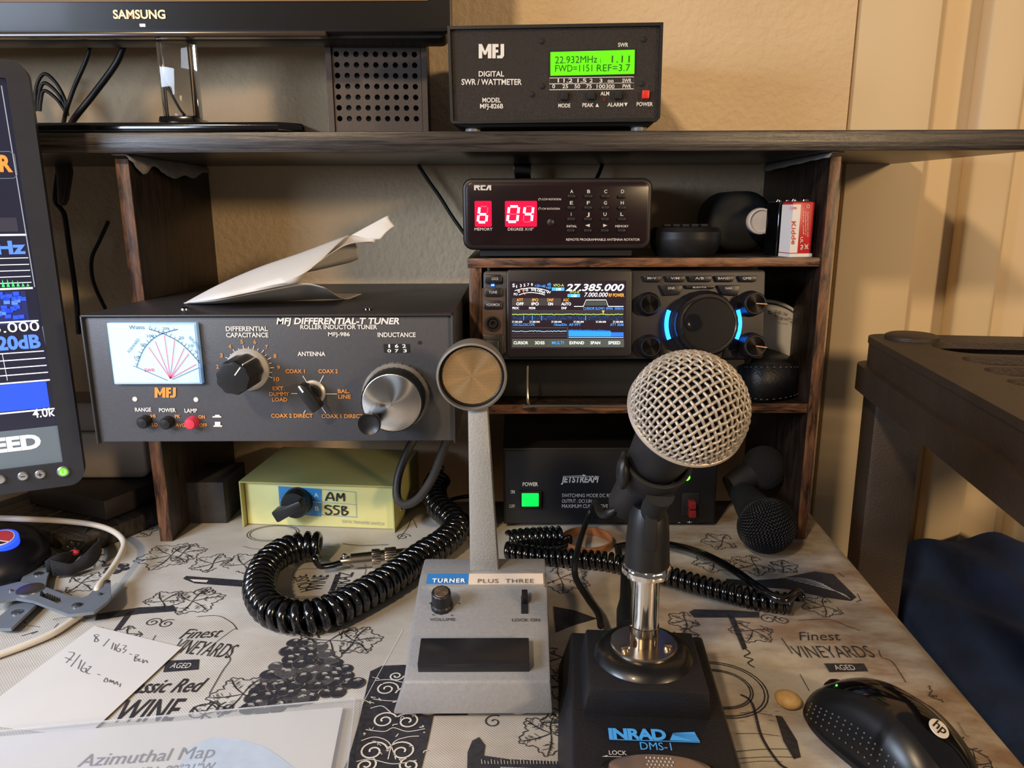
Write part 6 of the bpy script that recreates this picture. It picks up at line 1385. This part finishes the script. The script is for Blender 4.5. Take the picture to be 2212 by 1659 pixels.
for st in ([(212, 1370), (203, 1372), (208, 1378), (212, 1384), (204, 1386), (206, 1378), (214, 1372)], [(236, 1380), (222, 1396)], [(245, 1388), (240, 1402)], [(250, 1391), (246, 1405)], [(258, 1390), (250, 1402), (256, 1408), (260, 1402), (254, 1401)], [(264, 1394), (272, 1395), (266, 1402), (272, 1404), (264, 1411)], [(279, 1412), (284, 1414)], [(292, 1416), (290, 1428), (298, 1424), (292, 1421), (299, 1415), (292, 1414)], [(302, 1422), (299, 1428), (306, 1428)], [(309, 1424), (308, 1432), (315, 1426), (318, 1432)],
           [(148, 1408), (160, 1412), (142, 1432)], [(140, 1420), (154, 1426)], [(173, 1414), (152, 1440)], [(176, 1425), (168, 1445)], [(184, 1430), (174, 1446), (182, 1452), (186, 1444), (178, 1444)], [(190, 1440), (196, 1440), (186, 1452), (194, 1456)], [(210, 1456), (216, 1458)], [(228, 1464), (224, 1472), (232, 1472), (230, 1464)], [(236, 1474), (238, 1468), (241, 1474), (244, 1470), (246, 1478)], [(248, 1478), (252, 1472), (254, 1480)], [(260, 1476), (258, 1484)]): scr(st)
topage(Lt, nt); Lt.done('handwriting')
mp_ = sheet('map_page', ((-60, 1596), (741, 1527), (700, 1735), (-140, 1815)), 0.0032, 'white Azimuthal Map page in a clear sleeve', M_paper)
Lt = Letter(FTb, mp_, 0.0036); M_mi = mat('map_ink', '#6d7078', 0.6)
Lt.t('Azimuthal Map', 165, 460, 1657, 24, M_mi, -0.004, base2=1636); Lt.t("32°21'N  90°21\"W", 240, 460, 1680, 16, M_mi, 0.0, base2=1664)
random.seed(4); bl_ = [(430+a_*1.0, 1600+b2) for a_, b2 in ((-20, 15), (30, -8), (90, -3), (140, 12), (175, 35), (210, 62), (235, 90), (-60, 90), (-40, 50))]
Lt.poly([(x, y) for x, y in bl_], mat('pale_map_sea', '#bccbdc', 0.6), off=0.0034); topage(Lt, mp_); Lt.done('map_print')
M_slv = mat('clear_sleeve', '#dfe6ee', 0.08, var=0.02, alpha=0.13, coat=0.5)
slv = sheet('sheet_sleeve', ((-80, 1586), (768, 1508), (742, 1735), (-160, 1830)), 0.0044, 'clear plastic sheet sleeve over the white map page', M_slv, 'sleeve')
MB().tube([G(768, 1508, .0047)-Vector(slv.location), G(742, 1735, .0047)-Vector(slv.location)], 0.0004, 6).build('sealed_edge', mat('sleeve_edge', '#c9ced4', 0.2, alpha=0.5), slv)
MB().tube([G(-80, 1586, .0047)-Vector(slv.location), G(768, 1508, .0047)-Vector(slv.location)], 0.0005, 6).build('sealed_edge', mat('sleeve_edge', '#c9ced4', 0.2, alpha=0.5), slv)
# ------------------------------------------------------------------ the print on the tablecloth
K = Letter(FTb, cloth, 0.0004); M_pk = mat('cloth_ink', '#2f2e33', 0.6, var=0.35, vscale=300); M_pl = mat('cloth_light', '#d9d3c6', 0.6, var=0.08, vscale=200); M_pg = mat('cloth_grey', '#6f6a66', 0.6, var=0.3, vscale=300)
M_pdk = mat('cloth_dark_grey', '#4c494a', 0.6, var=0.3, vscale=400); random.seed(21)
def B_(px, py): return Vector(FTb.at(px, py))
def mline(pts, w_, m=M_pk, off=0.0004, taper=False):
    n = len(pts); h = [w_/2*(0.35+0.65*math.sin(math.pi*(i+0.5)/n)) if taper else w_/2 for i in range(n)]
    ribbon(K.get(m), [Vector(p) for p in pts], h, lambda p: (p.x, -off, p.y))
def mpoly(pts, m=M_pk, off=0.0004): K.get(m).add([(p[0], -off, p[1]) for p in pts], [tuple(range(len(pts)))])
def pl(pts, w_=1.6, m=M_pk, off=0.0004, k=6): K.line([(v.x, v.y) for v in smooth([Vector((a, b, 0)) for a, b in pts], k)], w_, m, off)
def leaf(px, py, L, ang, hatch=14, w_=0.0007):
    c = B_(px, py); a0 = math.radians(ang); out = []; N_ = 84
    for i in range(N_+1):
        t = -2.75+5.5*i/N_; tri = abs(2*((t/1.05) % 1.0)-1); lob = 0.70+0.30*tri**0.9; r = L*lob*(0.62+0.38*math.cos(t*0.5))*(1+0.05*math.sin(t*27))
        out.append(c+Vector((r*math.cos(a0+t), r*math.sin(a0+t))))
    mline(out, w_)
    for t in (-2.1, -1.05, 0, 1.05, 2.1):
        lob = (0.62+0.38*math.cos(t*0.5))*0.93*L; d = Vector((math.cos(a0+t), math.sin(a0+t))); nn = Vector((-d.y, d.x))
        ve = [c+d*lob*s+nn*0.06*L*math.sin(s*3) for s in (0, .25, .5, .75, 1)]; mline(ve, w_*1.3, taper=True)
        for k in range(hatch//2):
            s = random.uniform(.35, .9); b = c+d*lob*s; e = b+(d*0.5+nn*random.choice((-1, 1))).normalized()*L*random.uniform(.10, .2); mline([b, (b+e)/2+nn*0.01*L, e], w_*0.6, taper=True)
def grapes(pts, r0):
    for px, py in pts:
        c = B_(px, py); r = r0*random.uniform(.85, 1.15); off = 0.0004+random.random()*0.00025
        mpoly([c+Vector((r*math.cos(2*math.pi*i/18), r*math.sin(2*math.pi*i/18))) for i in range(18)], M_pk if random.random() < 0.55 else M_pdk, off)
        for q in range(3):
            rr_ = r*(0.35+0.2*q); a = random.uniform(1.2, 1.9); mline([c+Vector((rr_*math.cos(a+t*0.22), rr_*math.sin(a+t*0.22))) for t in range(-4+q, 5-q)], r*0.11, M_pl if q else M_pg, off+0.00004, True)
        a = random.uniform(3.4, 6.0); mline([c+Vector((r*.9*math.cos(a+t*0.2), r*.9*math.sin(a+t*0.2))) for t in range(-4, 5)], r*0.09, M_pg, off+0.00004, True)
def spiral(px, py, r, turns, a0, sg=1, w_=0.0008, m=M_pk, off=0.0004, tail=0):
    c = B_(px, py); pts = []
    for i in range(int(turns*18)+1):
        t = i/18; rr_ = r*(1-t/turns*0.85); a = a0+sg*2*math.pi*t; pts.append(c+Vector((rr_*math.cos(a), rr_*math.sin(a))))
    mline(pts, w_, m, off)
# grape bunch, left
ga = []
for row in range(13):
    y = 1388+12*row; f = row/12; xa = 640-95*min(1, f*1.25); xb = 672+100*min(1, f*1.5) if f < 0.62 else 772-175*(f-0.62)/0.38
    n = max(2, int((xb-xa)/22))
    for k in range(n+1): ga.append((xa+(xb-xa)*k/n+random.uniform(-7, 7)+(11 if row % 2 else 0), y+random.uniform(-5, 5)))
grapes(ga, 0.0054)
leaf(712, 1384, 0.027, -75, 30); leaf(765, 1385, 0.020, 10, 16); leaf(525, 1500, 0.022, 190, 24)
pl([(690, 1378), (684, 1368), (676, 1362)], 3)
# lettering, left
K.t('Finest', 385, 475, 1380, 19, M_pk, -0.002, shear=0.45, base2=1376); K.t('VINEYARDS', 362, 492, 1408, 26, M_pk, -0.004, base2=1422, shear=-0.1)
K.poly([(360, 1427), (430, 1424), (428, 1446), (352, 1452)], M_pk); K.t('AGED', 366, 408, 1443, 10, M_pl, 0.0, off=0.0006)
K.t('Classic Red', 250, 435, 1498, 26, M_pk, 0.01, shear=0.4, base2=1494); K.t('WINE', 240, 375, 1560, 42, M_pk, 0.01, shear=0.15, base2=1556)
pl([(460, 1392), (500, 1362), (512, 1358)], 1.4); pl([(505, 1395), (490, 1410), (497, 1425), (480, 1450), (452, 1498)], 1.8); pl([(328, 1385), (336, 1372)], 1.6); pl([(425, 1332), (470, 1330), (500, 1345), (512, 1360)], 1.6)
spiral(432, 1540, 0.009, 1.2, 0.5); leaf(440, 1545, 0.014, 20, 10); spiral(490, 1530, 0.006, 1.5, 2)
# vine twig and leaves behind the note
K.poly([(205, 1340), (210, 1326), (300, 1312), (375, 1308), (380, 1320), (300, 1326)], M_pk); K.poly([(275, 1322), (290, 1318), (258, 1360), (245, 1362)], M_pk)
leaf(350, 1300, 0.018, 60, 14); leaf(415, 1300, 0.024, 20, 24); spiral(330, 1345, 0.006, 1.6, 0); spiral(360, 1348, 0.006, 1.6, 1); leaf(275, 1370, 0.014, 230, 14)
leaf(370, 1200, 0.030, 200, 26); leaf(395, 1195, 0.020, 20, 18); leaf(525, 1220, 0.024, 60, 16); leaf(460, 1218, 0.020, 150, 12); leaf(295, 1150, 0.022, 90, 16); leaf(175, 1260, 0.020, 20, 16)
K.poly([(395, 1250), (402, 1244), (535, 1254), (532, 1268), (420, 1260)], M_pk); K.poly([(410, 1251), (450, 1253), (446, 1258), (418, 1256)], M_pl, 0.0006)
spiral(430, 1280, 0.006, 1.4, 0); spiral(455, 1280, 0.006, 1.4, 2)
for k in range(40):
    px, py = random.uniform(20, 240), random.uniform(1180, 1420); pl([(px, py), (px+random.uniform(-18, 18), py+random.uniform(-7, 7)), (px+random.uniform(-34, 34), py+random.uniform(-12, 12))], random.uniform(1, 2.2), M_pk if k % 2 else M_pg, k=3)
grapes([(250+random.uniform(-22, 22), 1228+random.uniform(-10, 10)) for _ in range(12)], 0.004); grapes([(210+random.uniform(-28, 28), 1172+random.uniform(-8, 8)) for _ in range(10)], 0.0045)
# rings and scribbles by the switch box
for r_ in (0.024, 0.0215): c = B_(590, 1152); mline([c+Vector((r_*math.cos(t*.2), r_*0.75*math.sin(t*.2))) for t in range(33)], 0.0007)
pl([(525, 1180), (560, 1186), (650, 1182), (720, 1180)], 2.2, M_pg); pl([(838, 1176), (780, 1178), (740, 1174)], 3.5, M_pg)
pl([(860, 1165), (880, 1140), (890, 1120), (900, 1140)], 1.3); spiral(870, 1160, 0.007, 1.5, 0)
# wine label inside the coil
pl([(635, 1260), (640, 1232), (700, 1228), (780, 1226), (788, 1240), (770, 1280), (740, 1292), (650, 1294)], 1.6, M_pg)
K.t('HOUSE', 678, 662, 1273, -14, M_pk, 0.0, base2=1240); K.t('WINE', 694, 710, 1275, 16, M_pk, 0.01, base2=1242); K.t('SHIRAZ', 740, 764, 1283, 16, M_pk, 0.01, base2=1236); K.poly([(712, 1276), (722, 1276), (735, 1242), (725, 1240)], M_pk)
for k in range(6): pl([(640, 1288+k*1.3), (745, 1286+k*1.3)], 0.7, M_pg)
# ornamental band
K.poly([(800, 1450), (825, 1438), (870, 1436), (1010, 1440), (1010, 1545), (936, 1546), (925, 1600), (900, 1700), (722, 1700), (752, 1640), (775, 1560)], M_pk)
O_ = 0.0007
for px, py, r_, a, sg in ((835, 1490, .0075, 0, 1), (880, 1500, .0075, 3.1, -1), (830, 1558, .0075, 0.4, 1), (880, 1560, .0075, 2.6, -1), (805, 1625, .0085, 0, 1), (868, 1625, .0085, 3.1, -1), (790, 1655, .006, 1, -1), (885, 1655, .006, 2, 1), (856, 1462, .005, 0, -1)):
    spiral(px, py, r_, 1.6, a, sg, 0.0011, M_pl, O_)
for st in ([(780, 1600), (810, 1592), (840, 1604), (855, 1640)], [(905, 1590), (880, 1592), (850, 1604), (838, 1640)], [(800, 1530), (825, 1525), (845, 1540)], [(915, 1530), (890, 1522), (870, 1538)], [(810, 1470), (840, 1468), (870, 1474)], [(770, 1645), (800, 1640), (850, 1650), (900, 1642)], [(790, 1576), (830, 1580), (850, 1572), (880, 1580), (918, 1574)], [(806, 1510), (850, 1514), (910, 1508)]): pl(st, 2.2, M_pl, O_)
for k in range(26):
    px, py = random.uniform(790, 915), random.uniform(1450, 1655); pl([(px, py), (px+random.uniform(-7, 7), py+random.uniform(-5, 5)), (px+random.uniform(-12, 12), py+random.uniform(-6, 6))], random.uniform(1.2, 2.6), M_pl, O_, 3)
pl([(783, 1520), (870, 1360)], 1.2, mat('crease', '#e9e6e0', 0.3), 0.0005)
# below the grey microphone
K.poly([(1010, 1625), (1020, 1600), (1035, 1592), (1048, 1610), (1045, 1632), (1100, 1640), (1215, 1645), (1215, 1662), (1080, 1656), (1040, 1700), (1008, 1700)], M_pk)
leaf(1190, 1585, 0.020, 200, 24); leaf(1215, 1560, 0.014, 120, 16); spiral(1066, 1560, 0.006, 1.3, 1)
for k in range(26): px = 1040+k*7; pl([(px, 1640+(k % 3)*2), (px+1, 1650)], 1.2, M_pl, O_, 2)
# between the bases and behind
K.poly([(1196, 1310), (1240, 1318), (1290, 1336), (1240, 1350), (1200, 1366)], M_pk)
leaf(1215, 1420, 0.020, 260, 16); leaf(1220, 1480, 0.016, 250, 14); leaf(1210, 1250, 0.026, 330, 22)
# corkscrews
K.poly([(1488, 1322), (1500, 1316), (1580, 1318), (1640, 1322), (1640, 1334), (1580, 1334), (1500, 1334)], M_pk); K.poly([(1572, 1330), (1585, 1330), (1606, 1378), (1614, 1400), (1604, 1404), (1590, 1370)], M_pk)
pl([(1608, 1400), (1620, 1410), (1608, 1418), (1626, 1424), (1616, 1432), (1630, 1442)], 3); spiral(1660, 1338, 0.007, 1.5, 0); spiral(1690, 1340, 0.006, 1.5, 2); leaf(1625, 1362, 0.018, 240, 20); leaf(1480, 1340, 0.014, 200, 14); leaf(1475, 1372, 0.012, 300, 12)
# lettering, right
K.t('Finest', 1728, 1822, 1383, 17, M_pk, -0.002, shear=0.4); K.t('VINEYARDS', 1722, 1893, 1421, 24, M_pk, -0.004, base2=1420); K.poly([(1780, 1433), (1866, 1433), (1876, 1450), (1792, 1452)], M_pk); K.t('AGED', 1806, 1850, 1447, 10, M_pl, 0.0, off=0.0006)
pl([(1688, 1378), (1700, 1395), (1712, 1412)], 2.2); pl([(1725, 1340), (1790, 1338), (1830, 1352), (1858, 1362)], 1.5); pl([(1898, 1404), (1905, 1420), (1928, 1430), (1957, 1474)], 2.0); pl([(1728, 1456), (1748, 1492)], 1.8)
# bottle and label, upper right
K.poly([(1568, 1250), (1620, 1254), (1680, 1250), (1760, 1234), (1800, 1240), (1850, 1290), (1838, 1298), (1780, 1290), (1700, 1272), (1640, 1268), (1570, 1262)], M_pk)
for k in range(9): pl([(1690+k*12, 1248+k*3), (1740+k*10, 1250+k*4), (1780+k*7, 1262+k*4)], 1.3, M_pl, O_, 4)
K.t('WINE', 1868, 1912, 1262, 16, M_pk, 0.01, base2=1280); pl([(1810, 1236), (1840, 1262), (1860, 1298)], 1.6); pl([(1840, 1234), (1890, 1236)], 2.5, M_pg); pl([(1850, 1300), (1890, 1285), (1925, 1292)], 1.6)
leaf(1630, 1220, 0.022, 200, 24); leaf(1690, 1225, 0.014, 10, 14); leaf(1560, 1170, 0.02, 180, 14); leaf(1780, 1310, 0.018, 190, 14); leaf(1540, 1215, 0.02, 250, 20)
pl([(1800, 1178), (1830, 1180), (1845, 1186), (1800, 1192)], 3, M_pg); pl([(1740, 1138), (1770, 1128), (1790, 1128)], 3, M_pg)
# barrels beside the black base
for r_ in (0.030, 0.028, 0.021, 0.0195): c = B_(1552, 1488); mline([c+Vector((r_*math.cos(t*.2), r_*0.95*math.sin(t*.2))) for t in range(33)], 0.0009)
pl([(1600, 1500), (1625, 1520), (1645, 1590), (1680, 1645), (1700, 1660)], 6); K.poly([(1675, 1545), (1690, 1548), (1722, 1600), (1730, 1635), (1715, 1640), (1692, 1600)], M_pk)
for a, b, w_ in (((1600, 1540), (1668, 1545), 1.6), ((1590, 1585), (1685, 1590), 1.6), ((1580, 1625), (1710, 1618), 1.8), ((1580, 1640), (1730, 1636), 1.6), ((1590, 1650), (1690, 1645), 1.2)): pl([a, ((a[0]+b[0])/2, (a[1]+b[1])/2-3), b], w_)
for k in range(26): px, py = random.uniform(1585, 1680), random.uniform(1535, 1560); pl([(px, py), (px+9, py+1)], 0.8, M_pg, k=2)
# vine with leaves along the right edge
grapes([(2016, 1415), (2030, 1432), (2042, 1446), (2056, 1452), (2066, 1466), (2078, 1480), (2052, 1470), (2092, 1496), (2008, 1400)], 0.0042)
leaf(2046, 1500, 0.013, 250, 14); pl([(2075, 1500), (2100, 1540), (2112, 1570), (2090, 1590), (2070, 1560)], 2.2, M_pg); leaf(2100, 1620, 0.018, 240, 18); leaf(2140, 1650, 0.018, 300, 14)
spiral(2140, 1570, 0.009, 1.6, 1.2, w_=0.0009); spiral(2175, 1610, 0.010, 1.5, 0.4, w_=0.0009); spiral(2150, 1625, 0.006, 1.5, 2, w_=0.0008); leaf(2105, 1515, 0.014, 330, 12)
pl([(2100, 1530), (2140, 1560), (2170, 1590), (2195, 1640)], 1.8, M_pg)
for mb, m in K.mb.values():
    mb.xf(FTb.M); mb.f = [f for f in mb.f if all(mb.v[i][0] < deskx(mb.v[i][1])-0.021 for i in f)]
    tag(mb.build('printed_motif', m, cloth, smooth=False), kind='stuff')
